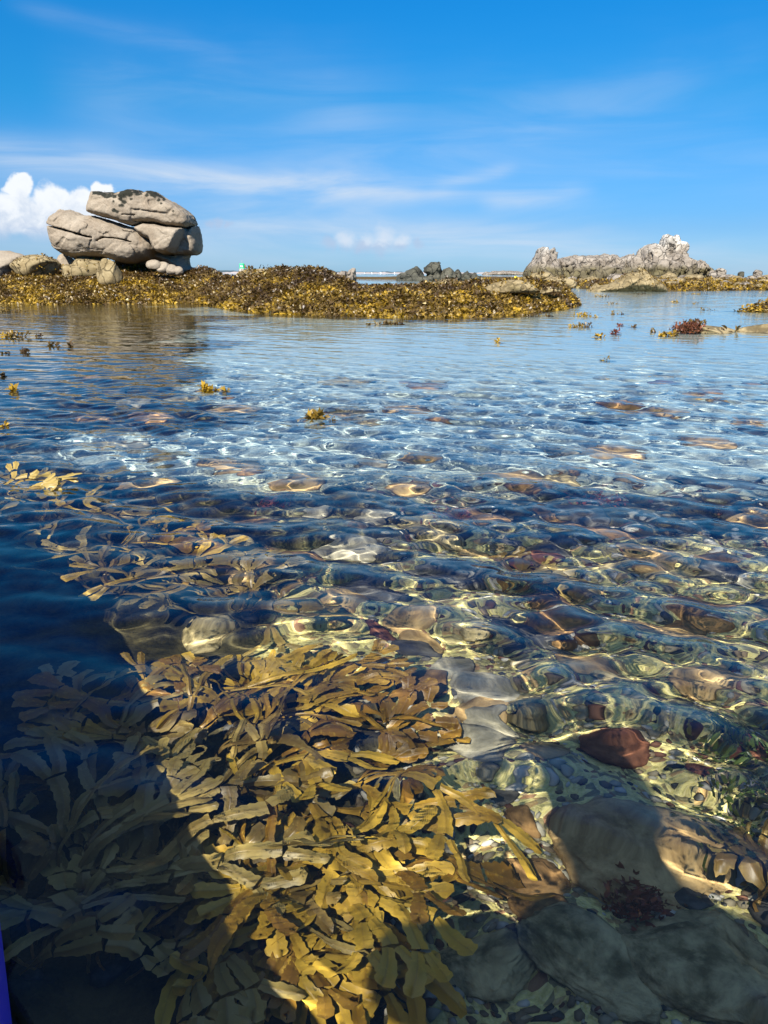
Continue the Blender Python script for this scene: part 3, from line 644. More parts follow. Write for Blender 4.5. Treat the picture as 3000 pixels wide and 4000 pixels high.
# red-brown weed heaped on the flat rock
r = np.random.default_rng(9); n_ = 900; x0, y0, z0 = at(2690, 1290, 7.6)
P = np.stack([x0+r.normal(0, .06, n_), y0+r.normal(0, .045, n_), .0+np.abs(r.normal(0, .035, n_))], 1); V, Fc = leaves(P, None, r.uniform(.02, .05, n_), 10, flat=1.2)
o = mesh_obj('red_weed', V, Fc, M['weed'], col=np.repeat(np.array([[.13, .045, .022]])*r.uniform(.4, 1.6, (n_, 1)), 6, 0).astype(np.float32)); tag(o, 'heap of red-brown branching weed on the left end of the flat cream rock', 'seaweed')

# ------------------------------------------------------------------ serrated wrack under water
def frond_mesh(base, azm, L, W, seed, gens=3, step=.0035, pitch0=1.2, pitch1=.05, top=-.02, serr=.24, bend=0., spread=1.0, wav=.010):
    r = np.random.default_rng(seed); strips = []
    def seg(u, v, ang, w0, gen, side=0):
        last = gen >= gens
        l = L*(.38, .26, .20, .19)[gen]*(r.uniform(.8, 1.25) if gens == 3 else (1.15, 1.2, 1.4, 1)[gen]*(1.9 if gens == 1 and gen else 1)*r.uniform(.85, 1.15)); w1 = W*(.70, .80, .88, .86)[gen]*r.uniform(.88, 1.1)
        n = max(5, int(l/step)); t = np.linspace(0, 1, n); cur = r.normal(0, .25)
        a = ang+cur*t; uu = u+np.cumsum(np.cos(a))*l/n; vv = v+np.cumsum(np.sin(a))*l/n
        wd = w0+(w1-w0)*(sstep(0, .7, t) if gen else t**1.8)
        if last: wd = wd*np.sqrt(np.clip((1.0-t)/.10, 0, 1))*.999+1e-5
        elif gen: wd = wd
        ph = r.uniform(0, 1); sw = ((np.arange(n)*(l/n)/.0115+ph) % 1.0); wl = wd*(1-serr*sw*(.3 if gen == 0 else 1)); wr_ = wd*(1-serr*((sw+.4) % 1)*(.3 if gen == 0 else 1))
        ca, sa = np.cos(a), np.sin(a); rows_ = []
        for k_, fr in enumerate((-1, -.16, 0, .16, 1)):
            e = (wl if fr < 0 else wr_)*abs(fr)/2*np.sign(fr) if fr else np.zeros(n)
            rows_.append(np.stack([uu-sa*e, vv+ca*e, np.full(n, (0, .0012, .0022, .0012, 0)[k_]+side*.0009), np.full(n, (0, .45, 1, .45, 0)[k_])+(1-gen)*(1-t) if gen == 0 else np.full(n, (0, .3, .75, .3, 0)[k_])], 1))
        A = np.stack(rows_, 1)                    # n,5,4
        if last:                                   # blunt notched tip
            A[-3:, 2, 0] -= W*.16
        strips.append(A)
        if not last:
            ue, ve = uu[-1], vv[-1]; sp = r.uniform(.22, .40)*spread*(1, 1, 1.15)[min(gen, 2)]; h4 = wd[-1]*.20
            for sgn in (-1, 1):
                if gen > 0 and r.random() < .12: continue
                seg(ue-math.sin(a[-1])*h4*sgn, ve+math.cos(a[-1])*h4*sgn, a[-1]+sgn*sp*r.uniform(.7, 1.3), wd[-1]*.66, gen+1, sgn)
    seg(0, 0, 0, W*.16, 0)
    V = []; Fs = []; n0 = 0
    for A in strips:
        n = len(A); V.append(A.reshape(-1, 4)); Fs.append(gridfaces(n, 5)+n0); n0 += n*5
    V = np.concatenate(V); Fs = np.concatenate(Fs); u, v, hgt, mid = V.T
    us = np.linspace(-.01, L*2.2, 160); tt = np.clip(us/(L*1.25), 0, 1); pit = pitch0+(pitch1-pitch0)*sstep(0, .75, tt)+.25*np.sin(us*14/(.3)*.3+r.uniform(0, 6))*.5
    azs = azm+bend*tt+.42*np.sin(us*11+r.uniform(0, 6)); du = us[1]-us[0]
    px_ = np.cumsum(np.cos(pit)*np.sin(azs))*du; py_ = np.cumsum(np.cos(pit)*np.cos(azs))*du; pz_ = np.cumsum(np.sin(pit))*du
    f = lambda arr: np.interp(u, us, arr)
    P = np.stack([f(px_), f(py_), f(pz_)], 1); a_ = f(azs); pt = f(pit); roll = r.normal(0, .42)+.55*np.sin(u*11+r.uniform(0, 6))
    S = np.stack([np.cos(a_), -np.sin(a_), np.zeros(len(u))], 1); T = np.stack([np.cos(pt)*np.sin(a_), np.cos(pt)*np.cos(a_), np.sin(pt)], 1); Nn = np.cross(S, T)
    S2 = S*np.cos(roll)[:, None]+Nn*np.sin(roll)[:, None]; N2 = np.cross(S2, T)
    P = P+S2*v[:, None]+N2*(hgt+wav*2.0*fbm(u*16+seed, v*14, seed=seed, oct=2))[:, None]+np.array(base)
    z = P[:, 2]; k = .03; hh_ = np.clip(.5+.5*(top-z)/k, 0, 1); P[:, 2] = np.where(top > .5, z, top*(1-hh_)+z*hh_-k*hh_*(1-hh_))
    mid = np.clip(mid+.85*sstep(.85, .2, u/L), 0, 1)
    return P, Fs, np.stack([mid, mid*0, mid*0], 1).astype(np.float32)
def holdfast(pt, parent, seed, s=.02):
    V, Fc = blob(seed, 2, 3); mesh_obj('holdfast', V*s*np.array([1, 1, .6])+np.array(pt), Fc, M['cobble_dark'], parent)
def plant(px, py, label, seed, nf=12, az0=0, azs=180, L=(.18, .28), W=(.022, .030), pitch=(.6, 1.35), end=(-.45, .4), mat='kelp', gens=3, step=.0035, depth=.3, top=(-.15, -.015), group='serrated wrack plants under water', name='serrated_wrack', bend=.5):
    r = np.random.default_rng(seed); x, y = seen(px, py, depth); zb = landz(x, y)
    root = empty(name, (x, y, zb)); tag(root, label, 'seaweed', group)
    holdfast((0, 0, .005), root, seed)
    nf = max(6, int(nf*(.70 if gdist(px, py) < 1.3 else .45))) 
    for k in range(nf):
        strap = r.random() < .12
        a = math.radians(az0+azs*((k+.5)/nf*2-1))+r.normal(0, .12)
        V, Fc, c = frond_mesh((r.normal(0, .01), r.normal(0, .01), 0), a, r.uniform(*L)*(1.3 if strap else 1), r.uniform(*W)*(.85 if strap else 1), seed*50+k, gens=1 if strap and gens > 1 else gens, step=step, pitch0=r.uniform(*pitch), pitch1=r.uniform(*end), top=r.uniform(*top)-zb, bend=r.normal(0, bend))
        mesh_obj('frond', V, Fc, M[mat], root, col=c)
    return root
KP = [  # apparent holdfast px,py, depth of base, label, fronds, azimuth centre, half range, length, kwargs
 (690, 3010, 'golden wrack plant fanning out at the upper left of the sunlit bed', 15, -5, 110, (.17, .26), {}),
 (930, 2930, 'golden wrack plant at the top of the sunlit bed with upright lobed tips', 12, 10, 80, (.15, .22), {}),
 (1020, 3120, 'broad brown wrack plant sweeping right in the middle of the sunlit bed', 13, 50, 70, (.17, .26), {}),
 (1200, 3260, 'orange-brown wrack plant with long straps hanging to the lower right', 15, 165, 32, (.24, .33), dict(bend=.25, pitch=(.5, .9), end=(-.15, .1))),
 (860, 3300, 'wrack plant with pale crumpled tips in the middle left of the bed', 11, -20, 130, (.14, .21), dict(mat='kelp_olive')),
 (1130, 3560, 'golden wrack plant with a broad strap slanting to the upper right', 12, 120, 120, (.16, .24), {}),
 (1230, 3640, 'dense yellow wrack plant at the lower right of the sunlit bed', 13, 185, 50, (.17, .25), dict(bend=.25)),
 (1000, 3800, 'wrack plant half in shade with yellow lobed tips at the bottom', 12, 60, 120, (.14, .21), {}),
 (1180, 3950, 'wrack plant at the bottom edge with spread hand-like tips', 11, 20, 150, (.12, .19), {}),
 (1370, 3180, 'small wrack plant with bright serrated fronds at the right edge of the bed', 9, 100, 90, (.12, .18), {}),
 (1180, 2900, 'brown wrack plant leaning right at the upper right of the bed', 11, 50, 70, (.15, .22), {}),
 (270, 3720, 'tall olive wrack plant fanning up in the shade at the lower left', 12, -5, 65, (.20, .29), dict(mat='kelp_olive', bend=.15)),
 (60, 3820, 'olive wrack plant in the shade against the left edge', 9, 0, 60, (.20, .28), dict(mat='kelp_olive', bend=.2)),
 (560, 3780, 'olive wrack plant leaning right in the shade near the bottom', 11, 40, 60, (.20, .28), dict(mat='kelp_olive', bend=.2)),
 (430, 3350, 'dim wrack plant in the shade left of the sunlit bed', 10, 10, 80, (.17, .25), dict(mat='kelp_olive')),
 (330, 3060, 'faint bluish wrack plant in deep shade at the far left', 9, 0, 100, (.15, .22), dict(mat='kelp_olive')),
 (780, 3960, 'olive wrack plant lying low in shade at the bottom left', 10, 20, 130, (.16, .22), dict(mat='kelp_olive')),
 (150, 3990, 'dark wrack plant in shade beside the blue kayak at the bottom left', 11, 10, 80, (.13, .2), dict(mat='kelp_olive')),
 (440, 3990, 'low dark wrack plant in shade, second from the kayak at the bottom left', 12, 30, 110, (.12, .19), dict(mat='kelp_olive')),
 (430, 2380, 'grey-green wrack plant just beyond the shadow edge on the left', 11, 30, 120, (.20, .30), dict(mat='kelp_olive')),
 (720, 2330, 'wrack plant with orange sunlit tips beyond the dark hollow', 11, 20, 140, (.20, .30), dict(mat='kelp')),
 (980, 2470, 'broad pale wrack plant lying flat left of the rippled cobbles', 11, 30, 120, (.18, .27), dict(mat='kelp_olive')),
 (520, 2170, 'long yellow wrack plant streaming right at the corner of the shadow', 10, 60, 80, (.22, .34), dict(mat='kelp')),
 (180, 2100, 'wrack plant with pale lobed fronds beneath the big wet frond', 10, 20, 150, (.22, .32), dict(mat='kelp_olive')),
 (60, 1990, 'submerged wrack plant at the left edge below the big wet frond', 10, 30, 120, (.25, .36), dict(mat='kelp_olive')),
 (1950, 2330, 'brown strappy weed lying among dark stones in the middle right', 6, 90, 60, (.12, .18), dict(mat='kelp_olive')),
 (2990, 3700, 'golden strap weed standing at the right edge near the bottom', 5, 20, 40, (.08, .12), dict(mat='kelp_olive')),
]
for k, (px, py, lb, nf, a0, as_, L_, kw) in enumerate(KP):
    dist_ = gdist(px, py); kw = dict(kw)
    plant(px, py, lb, 500+k, nf=nf, az0=a0, azs=as_, L=L_, step=.0035 if dist_ < 1.3 else .006, gens=(3, 3, 2)[k % 3], depth=.32, W=(.020, .028) if dist_ < 1.3 else (.024, .034), **kw)
# the wet frond that rises out of the water at the left
x, y = ground(-20, 1900); root = empty('serrated_wrack', (x, y, -.02)); tag(root, 'wet golden wrack frond lying out of the water at the left edge', 'seaweed')
for k, (a, p0, p1, L_, t_) in enumerate(((70, .1, .0, .26, .03), (95, .15, .1, .22, .045), (55, .35, .2, .20, .07), (20, .7, .4, .15, .2), (110, .05, -.05, .24, .02), (80, .3, .3, .2, .1))):
    V, Fc, c = frond_mesh((0, 0, 0), math.radians(a), L_*.8, .022, 900+k, gens=2, step=.005, pitch0=p0, pitch1=p1, top=t_+.02); mesh_obj('frond', V, Fc, M['kelp_olive'], root, col=c)
# green and red weeds in tufts on the bottom
for k, (px, py, mt, s, lb) in enumerate(((2850, 2990, 'kelp_green', .05, 'small bright green weed tuft right of the red cobbles'), (2960, 3200, 'kelp_green', .09, 'dark green weed mat at the right edge'), (2200, 2330, 'kelp_green', .05, 'small green weed tuft beside a long dark stone'), (2980, 3450, 'kelp_green', .1, 'dark olive weed clump at the right edge in the shade'),
    (1740, 2065, 'kelp_red', .07, 'small red feathery weed in the middle of the pool'), (1090, 1985, 'kelp_red', .06, 'small red-brown weed on a stone left of the middle'), (2330, 1990, 'kelp_red', .07, 'yellow-tipped red weed on the right'), (2480, 3640, 'kelp_red', .03, 'dark purple weed tuft on the ochre slab'))):
    x, y = seen(px, py, .3); r = np.random.default_rng(k+70); n = 300; P = np.stack([x+r.normal(0, s*.5, n), y+r.normal(0, s*.5, n), np.full(n, landz(x, y))+np.abs(r.normal(0, s*.5, n))+.01], 1)
    V, Fc = leaves(P, None, r.uniform(.006, .016, n), k+5, flat=1.5); o = mesh_obj('weed_tuft', V, Fc, M[mt], col=np.zeros((len(V), 3), np.float32)); tag(o, lb, 'seaweed')

# ------------------------------------------------------------------ stones on the bottom
def cobble(px, py, wpx, asp, mat, seed, label=None, rot=0, hz=.5, group=None, cuts=6, sub=4, lift=.25):
    x, y = seen(px, py, .28); z = landz(x, y); s = wpx/F_PX*math.sqrt(x*x+y*y+.7)*.5
    V, Fc = blob(seed, sub, cuts, detail=.09); V = V*np.array([s, s*asp, s*hz*min(asp, 1)])
    o = mesh_obj('cobble', V, Fc, M[mat], loc=(x, y, z+s*hz*min(asp, 1)*lift)); o.rotation_euler = (random.uniform(-.15, .15), random.uniform(-.15, .15), rot)
    o.location.z = min(o.location.z, -.05-s*hz*.9)
    return tag(o, label or 'rounded stone on the pool bottom', 'stone', group)
CB = [(1650,2730,200,.85,'cobble_brown','dark brown round cobble under rippling light, left of the pale flat stone'),(1900,2740,290,.8,'cobble_pale','flat pale grey stone right of the dark brown round cobble'),(2110,2975,200,.9,'cobble_ochre','ochre cobble at the upper edge of the shadow'),
 (2400,2930,240,.9,'cobble_red','large dark red cobble at the upper edge of the shadow'),(2730,3050,120,.8,'cobble_red','small red cobble right of the large dark red one'),(2900,2960,130,.7,'cobble_red','red cobble at the right edge'),(2500,3390,560,.8,'cobble_ochre','big smooth ochre slab in the shade on the right'),
 (2080,3480,270,.75,'cobble_brown','brown mottled cobble in the shade left of the ochre slab'),(2090,3610,210,.8,'cobble_brown','orange-brown cobble just below the brown mottled one'),(2060,3250,130,.9,'cobble_brown','small brown cobble above the brown mottled one'),(1975,3140,110,1.2,'cobble_dark','small black stone at the upper left of the shaded gravel'),
 (1780,3430,130,1.3,'cobble_pale','bright white cobble in the sun right of the wrack bed'),(1860,3850,300,.8,'cobble_green','dark mossy boulder at the bottom centre'),(2280,3870,480,.7,'cobble_green','large grey-green boulder at the bottom right of centre'),(2760,3820,560,.8,'cobble_green','very dark mossy boulder in the bottom right corner'),
 (2700,3560,160,.8,'cobble_dark','purple-black stone on the lower end of the ochre slab'),(1650,3890,120,.8,'cobble_red','small rusty stone at the bottom right of the wrack bed'),(1800,2930,170,.6,'cobble_pale','pale oval stone above the small black stone'),(1620,2930,110,.7,'cobble_red','small reddish stone left of the pale oval stone'),(2440,3590,130,.7,'cobble_pale','small pale oval stone below the ochre slab'),
 (2250,3300,110,.6,'cobble_dark','thin black wedge of stone left of the ochre slab'),(1640,2560,240,.5,'cobble_dark','dark stone below the long blue-grey stones'),(2050,2500,420,.35,'cobble_dark','longest dark stone lying across the middle right'),(1450,2330,340,.5,'cobble_dark','dark rounded stone left of the middle'),(1750,2270,380,.45,'cobble_dark','broad dark stone at the middle of the picture'),
 (1300,2640,200,.6,'cobble_brown','brown cobble above the top of the wrack bed'),(1480,2490,180,.6,'cobble_red','red-brown cobble between dark stones left of centre'),(2600,2480,420,.4,'cobble_ochre','long ochre stone in the sun on the right'),(2750,2700,300,.5,'cobble_ochre','ochre rounded stone near the right edge'),(2350,2680,260,.5,'cobble_green','greenish stone in the sun above the large dark red cobble'),
 (2550,2240,380,.4,'cobble_green','broad weed-grown stone on the right'),(2100,2150,320,.4,'cobble_dark','dark stone beyond the broad one right of the middle'),(1150,2180,300,.4,'cobble_brown','brown stone in front of the pale patch left of the middle'),(2850,1900,420,.3,'cobble_dark','large dark rock under blue water at the right edge'),(2350,2100,300,.35,'cobble_brown','brown stone under blue water on the right'),
 (620,2640,300,.6,'cobble_dark','dark domed rock in the hollow above the wrack bed'),(900,2640,200,.6,'cobble_green','grey-green knob with a white dot above the wrack bed')]
rc = np.random.default_rng(33)
for k, (px, py, w_, asp, mt, lb) in enumerate(CB):
    cobble(px, py, w_, asp, mt, 200+k, lb, rot=R(-22)+rc.normal(0, .25), sub=5 if w_ > 250 else 4, hz=.42 if w_ > 250 else .55)
for k in range(105):
    y = 1.0+3.6*rc.random()**1.25; x = rc.uniform(-.42, .62)*y+.12
    if y < 1.25 and x < .1: continue
    s = rc.uniform(.02, .055)*(.75+.35*y); mt = rc.choice(['cobble_dark', 'cobble_brown', 'cobble_green', 'cobble_ochre', 'cobble_red', 'cobble_pale'], p=[.16, .2, .18, .28, .05, .13])
    V, Fc = blob(int(rc.integers(600, 620)), 3, 6); V = V*np.array([s*rc.uniform(1, 1.7), s, s*.55]); o = mesh_obj('cobble', V, Fc, M[mt], loc=(x, y, landz(x, y)+s*.12)); o.rotation_euler = (0, 0, rc.uniform(-.9, .3))
    nm = mt.split('_')[1]; tag(o, {'dark': 'blackish', 'green': 'olive-green', 'pale': 'whitish', 'red': 'dull red', 'brown': 'brown', 'ochre': 'ochre'}[nm]+' cobble among others on the sunlit bottom of the middle pool', 'stone', {'dark': 'blackish', 'green': 'olive-green', 'pale': 'whitish', 'red': 'dull red', 'brown': 'brown', 'ochre': 'ochre'}[nm]+' cobbles on the pool bottom')
parts = []; V0, F0 = ICO[1]
n = 5200; yy = .35+2.0*rc.random(n)**1.3; xx = rc.uniform(-.25, .75, n)*yy+.12; keep = xx > -.05; xx, yy = xx[keep], yy[keep]; n = len(xx); zz = land(xx, yy)
s = rc.uniform(.0022, .0075, n)*(.8+.5*yy); sc3 = np.stack([s*rc.uniform(.8, 1.4, n), s, s*.6], 1)
V = V0[None]*sc3[:, None]*(1+.18*rc.normal(size=(n, len(V0), 1)))+np.stack([xx, yy, zz+s*.2], 1)[:, None]
Fc = (F0[None]+(np.arange(n)*len(V0))[:, None, None]).reshape(-1, 3)
gp = np.array([(.36, .33, .24), (.26, .22, .14), (.16, .12, .07), (.10, .045, .025), (.05, .05, .045), (.48, .45, .37)]); gc = gp[rc.integers(0, 6, n)]
N = NT('gravel'); M['gravel'] = N.out(N.pbr(N.n('ShaderNodeAttribute', attribute_name='col').outputs['Color'], .8, .3))
o = mesh_obj('gravel', V.reshape(-1, 3), Fc, M['gravel'], col=np.repeat(gc, len(V0), 0).astype(np.float32)); tag(o, kind='stuff')

# ------------------------------------------------------------------ beacon, buoy, distant shore
def lathe(prof, n=24, cap=True):
    t = np.linspace(0, 2*math.pi, n, endpoint=False); V = np.array([(r_*math.cos(a), r_*math.sin(a), z) for r_, z in prof for a in t])
    Fs = gridfaces(len(prof), n, True).tolist()
    if cap: Fs.append(list(range(n))[::-1]); Fs.append([len(V)-n+i for i in range(n)])
    return V, Fs
D = 260; x, _, zt = at(945, 1029, D); m = D/F_PX
root = empty('channel_beacon', (x, D, -.6)); tag(root, 'stone channel beacon with a green painted top far beyond the weed', 'beacon')
H_ = zt+.6; mesh_obj('masonry_tower', *lathe([(1.25, 0), (1.2, H_*.08), (1.0, H_*.45), (.88, H_*.62)]), M['concrete'], root, smooth=False)
mesh_obj('green_top', *lathe([(.9, H_*.622), (.84, H_*.66), (.80, H_*.96), (.7, H_)]), M['beacon_green'], root, smooth=False)
mesh_obj('pole', *lathe([(.05, H_), (.05, H_+.9)], 8), M['concrete'], root)
def slabbox(a, b):
    (x0, y0, z0), (x1, y1, z1) = a, b; V = [(x0, y0, z0), (x1, y0, z0), (x1, y1, z0), (x0, y1, z0), (x0, y0, z1), (x1, y0, z1), (x1, y1, z1), (x0, y1, z1)]
    return V, [(0, 3, 2, 1), (4, 5, 6, 7), (0, 1, 5, 4), (1, 2, 6, 5), (2, 3, 7, 6), (3, 0, 4, 7)]
V, Fs = slabbox((-.38, -.92, H_*.74), (-.08, -.84, H_*.86)); mesh_obj('white_mark', V, Fs, M['white'], root, smooth=False)
V, Fs = slabbox((.06, -.92, H_*.72), (.34, -.84, H_*.84)); mesh_obj('white_mark', V, Fs, M['white'], root, smooth=False)
x, _, z = at(2015, 1085, 30); V, Fc = blob(3, 3, 0, amp=.02, detail=0); o = mesh_obj('yellow_buoy', V*np.array([.055, .055, .06])*1.1, Fc, M['yellow'], loc=(x, 30, max(landz(x, 30), 0)+.06)); tag(o, 'small yellow buoy lying on the weed near the right end of the near reef', 'buoy')
o.location = (x, 30, z)
def ridge(name, px0, px1, D, prof, depth, mat, label, cat, nz_=.25, seed=1):
    n = 140; px = np.linspace(px0, px1, n); xs = (px-1500)*CP/F_PX*D; top = np.interp(px, [p[0] for p in prof], [p[1] for p in prof]); hts = (1067-top)*D/F_PX*1.0+HC
    hts = np.maximum(hts+nz_*D/F_PX*8*fbm(px*.09, px*0, seed=seed), -2); rows_ = []
    for k, (f, dy) in enumerate(((-.3, -.5), (.25, -.42), (.6, -.28), (.9, -.1), (1, 0), (.8, .2), (.3, .4), (-.3, .5))):
        rows_.append(np.stack([xs, D+dy*depth+0*xs, np.where(f < 0, -2, hts*f)+D*.0008*fbm(xs*.02, xs*0+k, seed=seed+3)*(f > 0)], 1))
    V = np.stack(rows_).reshape(-1, 3); o = mesh_obj(name, V, gridfaces(len(rows_), n), M[mat]); return tag(o, kind='structure')
ridge('headland', 690, 1000, 3200, [(690, 1066), (740, 1059), (800, 1056), (880, 1057), (940, 1060), (1000, 1066)], 500, 'hill', '', '', .15, 2)
ridge('distant_shore', 880, 2000, 2400, [(880, 1064), (960, 1062), (1100, 1063), (1300, 1065), (1500, 1064), (1700, 1064), (1850, 1066), (2000, 1069)], 200, 'coast', '', '', .3, 5)
ridge('hills', 950, 1800, 3600, [(950, 1066), (1000, 1061), (1100, 1060), (1250, 1062), (1500, 1063), (1650, 1063), (1800, 1067)], 500, 'hill', '', '', .25, 7)
rh = np.random.default_rng(12); hs = [1005, 1018, 1032, 1046, 1060, 1084, 1360, 1424, 1452, 1487, 1541]
for k, px in enumerate(hs):
    D = 2300; x = (px-1500)*CP/F_PX*D; px += rh.normal(0, 4); s = rh.uniform(.7, 2.4)*(1.3 if px < 1100 else .8); hgt = rh.uniform(1.0, 2.4); z0 = -.2+rh.uniform(0, 2.0)+(px < 1100)*2.2
    root = empty('white_house', (x, D, z0)); root.rotation_euler = (0, 0, rh.normal(0, .2))
    tag(root, 'tiny white house with a dark roof on the distant shore '+('left of' if px < 1100 else 'right of')+' the weedy hummock', 'house', 'white houses on the distant shore')
    V, Fs = slabbox((-s, -s*.7, -3), (s, s*.7, hgt)); mesh_obj('wall', V, Fs, M['white'], root, smooth=False, receiver=False)
    V = [(-s*1.05, -s*.75, hgt), (s*1.05, -s*.75, hgt), (s*1.05, s*.75, hgt), (-s*1.05, s*.75, hgt), (-s*1.05, 0, hgt+s*.6), (s*1.05, 0, hgt+s*.6)]
    mesh_obj('roof', V, [(0, 1, 5, 4), (2, 3, 4, 5), (0, 4, 3), (1, 2, 5), (0, 3, 2, 1)], M['slate'], root, smooth=False, receiver=False)

# ------------------------------------------------------------------ the blue board the photographer sits on, and the photographer
hd = np.array([-.49, .87]); hd /= np.linalg.norm(hd); lf = np.array([-hd[1], hd[0]]); rail = np.array([-.249, .392]); hw = .40
ctr = rail+lf*hw-hd*.18; n = 60; s = np.linspace(-1, 1, n); half = 1.65
wid = hw*np.clip(1-np.abs(s)**5, 0, 1)**.6*(1-.12*np.clip(s, 0, 1)**2)+.002
sec = [(1.0, .15), (.975, .20), (.90, .24), (.78, .25), (.66, .235), (.58, .20), (0, .16), (-.58, .20), (-.66, .235), (-.78, .25), (-.90, .24), (-.975, .20), (-1, .15), (-.975, .07), (-.90, .015), (-.7, -.02), (0, -.03), (.7, -.02), (.90, .015), (.975, .07)]
V = []
for i in range(n):
    up_ = .10*max(0, s[i])**4
    for a, z in sec:
        p = ctr+hd*s[i]*half-lf*wid[i]*a; V.append((p[0], p[1], z-.03+up_))
o = mesh_obj('inflatable_kayak', V, gridfaces(n, len(sec), True)[:, ::-1], M['blue'], smooth=True); root = o
tag(o, 'bright blue inflatable kayak, only its side showing at the lower left edge', 'kayak')
V = []
for i in range(2, n-2):
    for a, z in ((.992, .105), (.990, .095), (.984, .082)):
        p = ctr+hd*s[i]*half-lf*wid[i]*a; V.append((p[0], p[1], z-.03+.10*max(0, s[i])**4))
mesh_obj('seam_strip', V, gridfaces(n-4, 3)[:, ::-1], M['black'], root)
V = []
for i in range(8, n-12):
    for a in (.5, 0, -.5): p = ctr+hd*s[i]*half-lf*wid[i]*a; V.append((p[0], p[1], .185+.10*max(0, s[i])**4))
mesh_obj('seat_pad', V, gridfaces(n-20, 3)[:, ::-1], M['deck'], o)
# figure: one skin
J = dict(pel=(-.05, -.68, .22), waist=(-.02, -.64, .40), chest=(.04, -.56, .62), neck=(.01, -.50, .76), headb=(-.02, -.46, .84), head=(-.05, -.44, .97),
 ls=(-.14, -.54, .69), le=(-.15, -.30, .50), lw=(-.10, -.08, .50), lh=(-.075, -.045, .52), rs=(.22, -.54, .69), re=(.36, -.32, .52), rw=(.16, -.09, .48), rh=(.11, -.045, .51),
 lhip=(-.14, -.68, .20), lk=(-.46, -.36, .26), la=(-.10, -.28, .15), lt=(.06, -.26, .14), rhip=(.05, -.70, .20), rk=(.34, -.42, .24), ra=(.02, -.38, .17), rt=(-.16, -.40, .16))
RAD = dict(pel=.14, waist=.12, chest=.14, neck=.055, headb=.075, head=.095, ls=.065, le=.045, lw=.03, lh=.035, rs=.065, re=.045, rw=.03, rh=.035, lhip=.1, lk=.065, la=.04, lt=.035, rhip=.1, rk=.065, ra=.04, rt=.035)
E = [('pel','waist'),('waist','chest'),('chest','neck'),('neck','headb'),('headb','head'),('chest','ls'),('ls','le'),('le','lw'),('lw','lh'),('chest','rs'),('rs','re'),('re','rw'),('rw','rh'),('pel','lhip'),('lhip','lk'),('lk','la'),('la','lt'),('pel','rhip'),('rhip','rk'),('rk','ra'),('ra','rt')]
keys = list(J); pts = [(J[k][0]-(0 if k in ('lh', 'rh', 'lw', 'rw') else .10), J[k][1]+(0 if k in ('lh', 'rh', 'lw', 'rw') else .06), J[k][2]+(0 if k in ('lh', 'rh', 'lw', 'rw') else .16)) for k in keys]; ed = [(keys.index(a), keys.index(b)) for a, b in E]; rad = [RAD[k] for k in keys]
for side, bx, sg in (('lh', -.075, 1), ('rh', .11, -1)):      # fingers closed on the phone
    for f_ in range(5):
        b_ = keys.index(side); zz_ = .545-.018*f_ if f_ < 4 else .56; p1 = (bx+sg*.02, -.035 if f_ < 4 else -.07, zz_); p2 = (bx+sg*(.042-.003*f_), -.05 if f_ < 4 else -.062, zz_-.002)
        pts += [p1, p2]; rad += [.009, .008]; i = len(pts)-2; ed += [(b_, i), (i, i+1)]
me = bpy.data.meshes.new('person'); me.from_pydata(pts, ed, []); o = bpy.data.objects.new('person', me); COL.objects.link(o)
md = o.modifiers.new('skin', 'SKIN'); me.skin_vertices[0].data[0].use_root = True
for i, r_ in enumerate(rad): me.skin_vertices[0].data[i].radius = (r_, r_*(.8 if i < 3 else 1))
o.modifiers.new('sub', 'SUBSURF').levels = 2; o.modifiers['sub'].render_levels = 2; me.materials.append(M['shirt'])
tag(o, 'person in dark clothes sitting cross-legged on the blue kayak holding a phone', 'person')
V, Fs = slabbox((-.04, -.048, .51), (.075, -.038, .57)); o = mesh_obj('phone', V, Fs, M['black'], smooth=False); tag(o, 'black phone held in both hands above the water', 'phone')


# ------------------------------------------------------------------ sun, sky, camera
SUN_EL, TRAVEL = 41.0, 18.0              # light travels forwards and to the right
sd = bpy.data.lights.new('sun', 'SUN'); sd.energy = 5.0; sd.angle = R(.5); sd.color = (1, .95, .86)
so = bpy.data.objects.new('sun', sd); COL.objects.link(so)
so.rotation_euler = (R(90-SUN_EL), 0, R(-TRAVEL)); so.location = (0, 0, 50)
sd.cycles.is_caustics_light = True
w = bpy.data.worlds.new('World'); sc.world = w; w.use_nodes = True; w.node_tree.nodes.clear()
N = NT(tree=w.node_tree)
sky = N.n('ShaderNodeTexSky', sky_type='NISHITA'); sky.sun_disc = False; sky.sun_elevation = R(SUN_EL); sky.sun_rotation = R(180+TRAVEL)
sky.air_density = 1.0; sky.dust_density = .3; sky.ozone_density = 2.0
tc = N.n('ShaderNodeTexCoord').outputs['Generated']
sx = N.n('ShaderNodeSeparateXYZ'); N.set(sx.inputs[0], tc)
az = N.m_('ARCTAN2', sx.outputs[0], sx.outputs[1]); el = N.m_('ARCSINE', sx.outputs[2])
def azel(px, py):
    x, y, z = ray(px, py); return math.atan2(x, y), math.atan2(z, math.hypot(x, y))
tint = N.ramp(N.m_('DIVIDE', el, math.pi/2, clamp=True), [(0, (.40, .72, 1.34)), (.032, (.29, .61, 1.15)), (.12, (.105, .74, 1.21)), (.178, (.062, .79, 1.37)), (.31, (.045, .62, 1.65)), (.42, (.7, 1.0, 1.35)), (.6, (2.9, 2.8, 2.5))])  # overhead stops raised and whitened, an added fill for the shaded bed
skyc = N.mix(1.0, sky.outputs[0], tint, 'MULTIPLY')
cirrus_v = N.n('ShaderNodeCombineXYZ'); N.set(cirrus_v.inputs[0], az); N.set(cirrus_v.inputs[1], el)
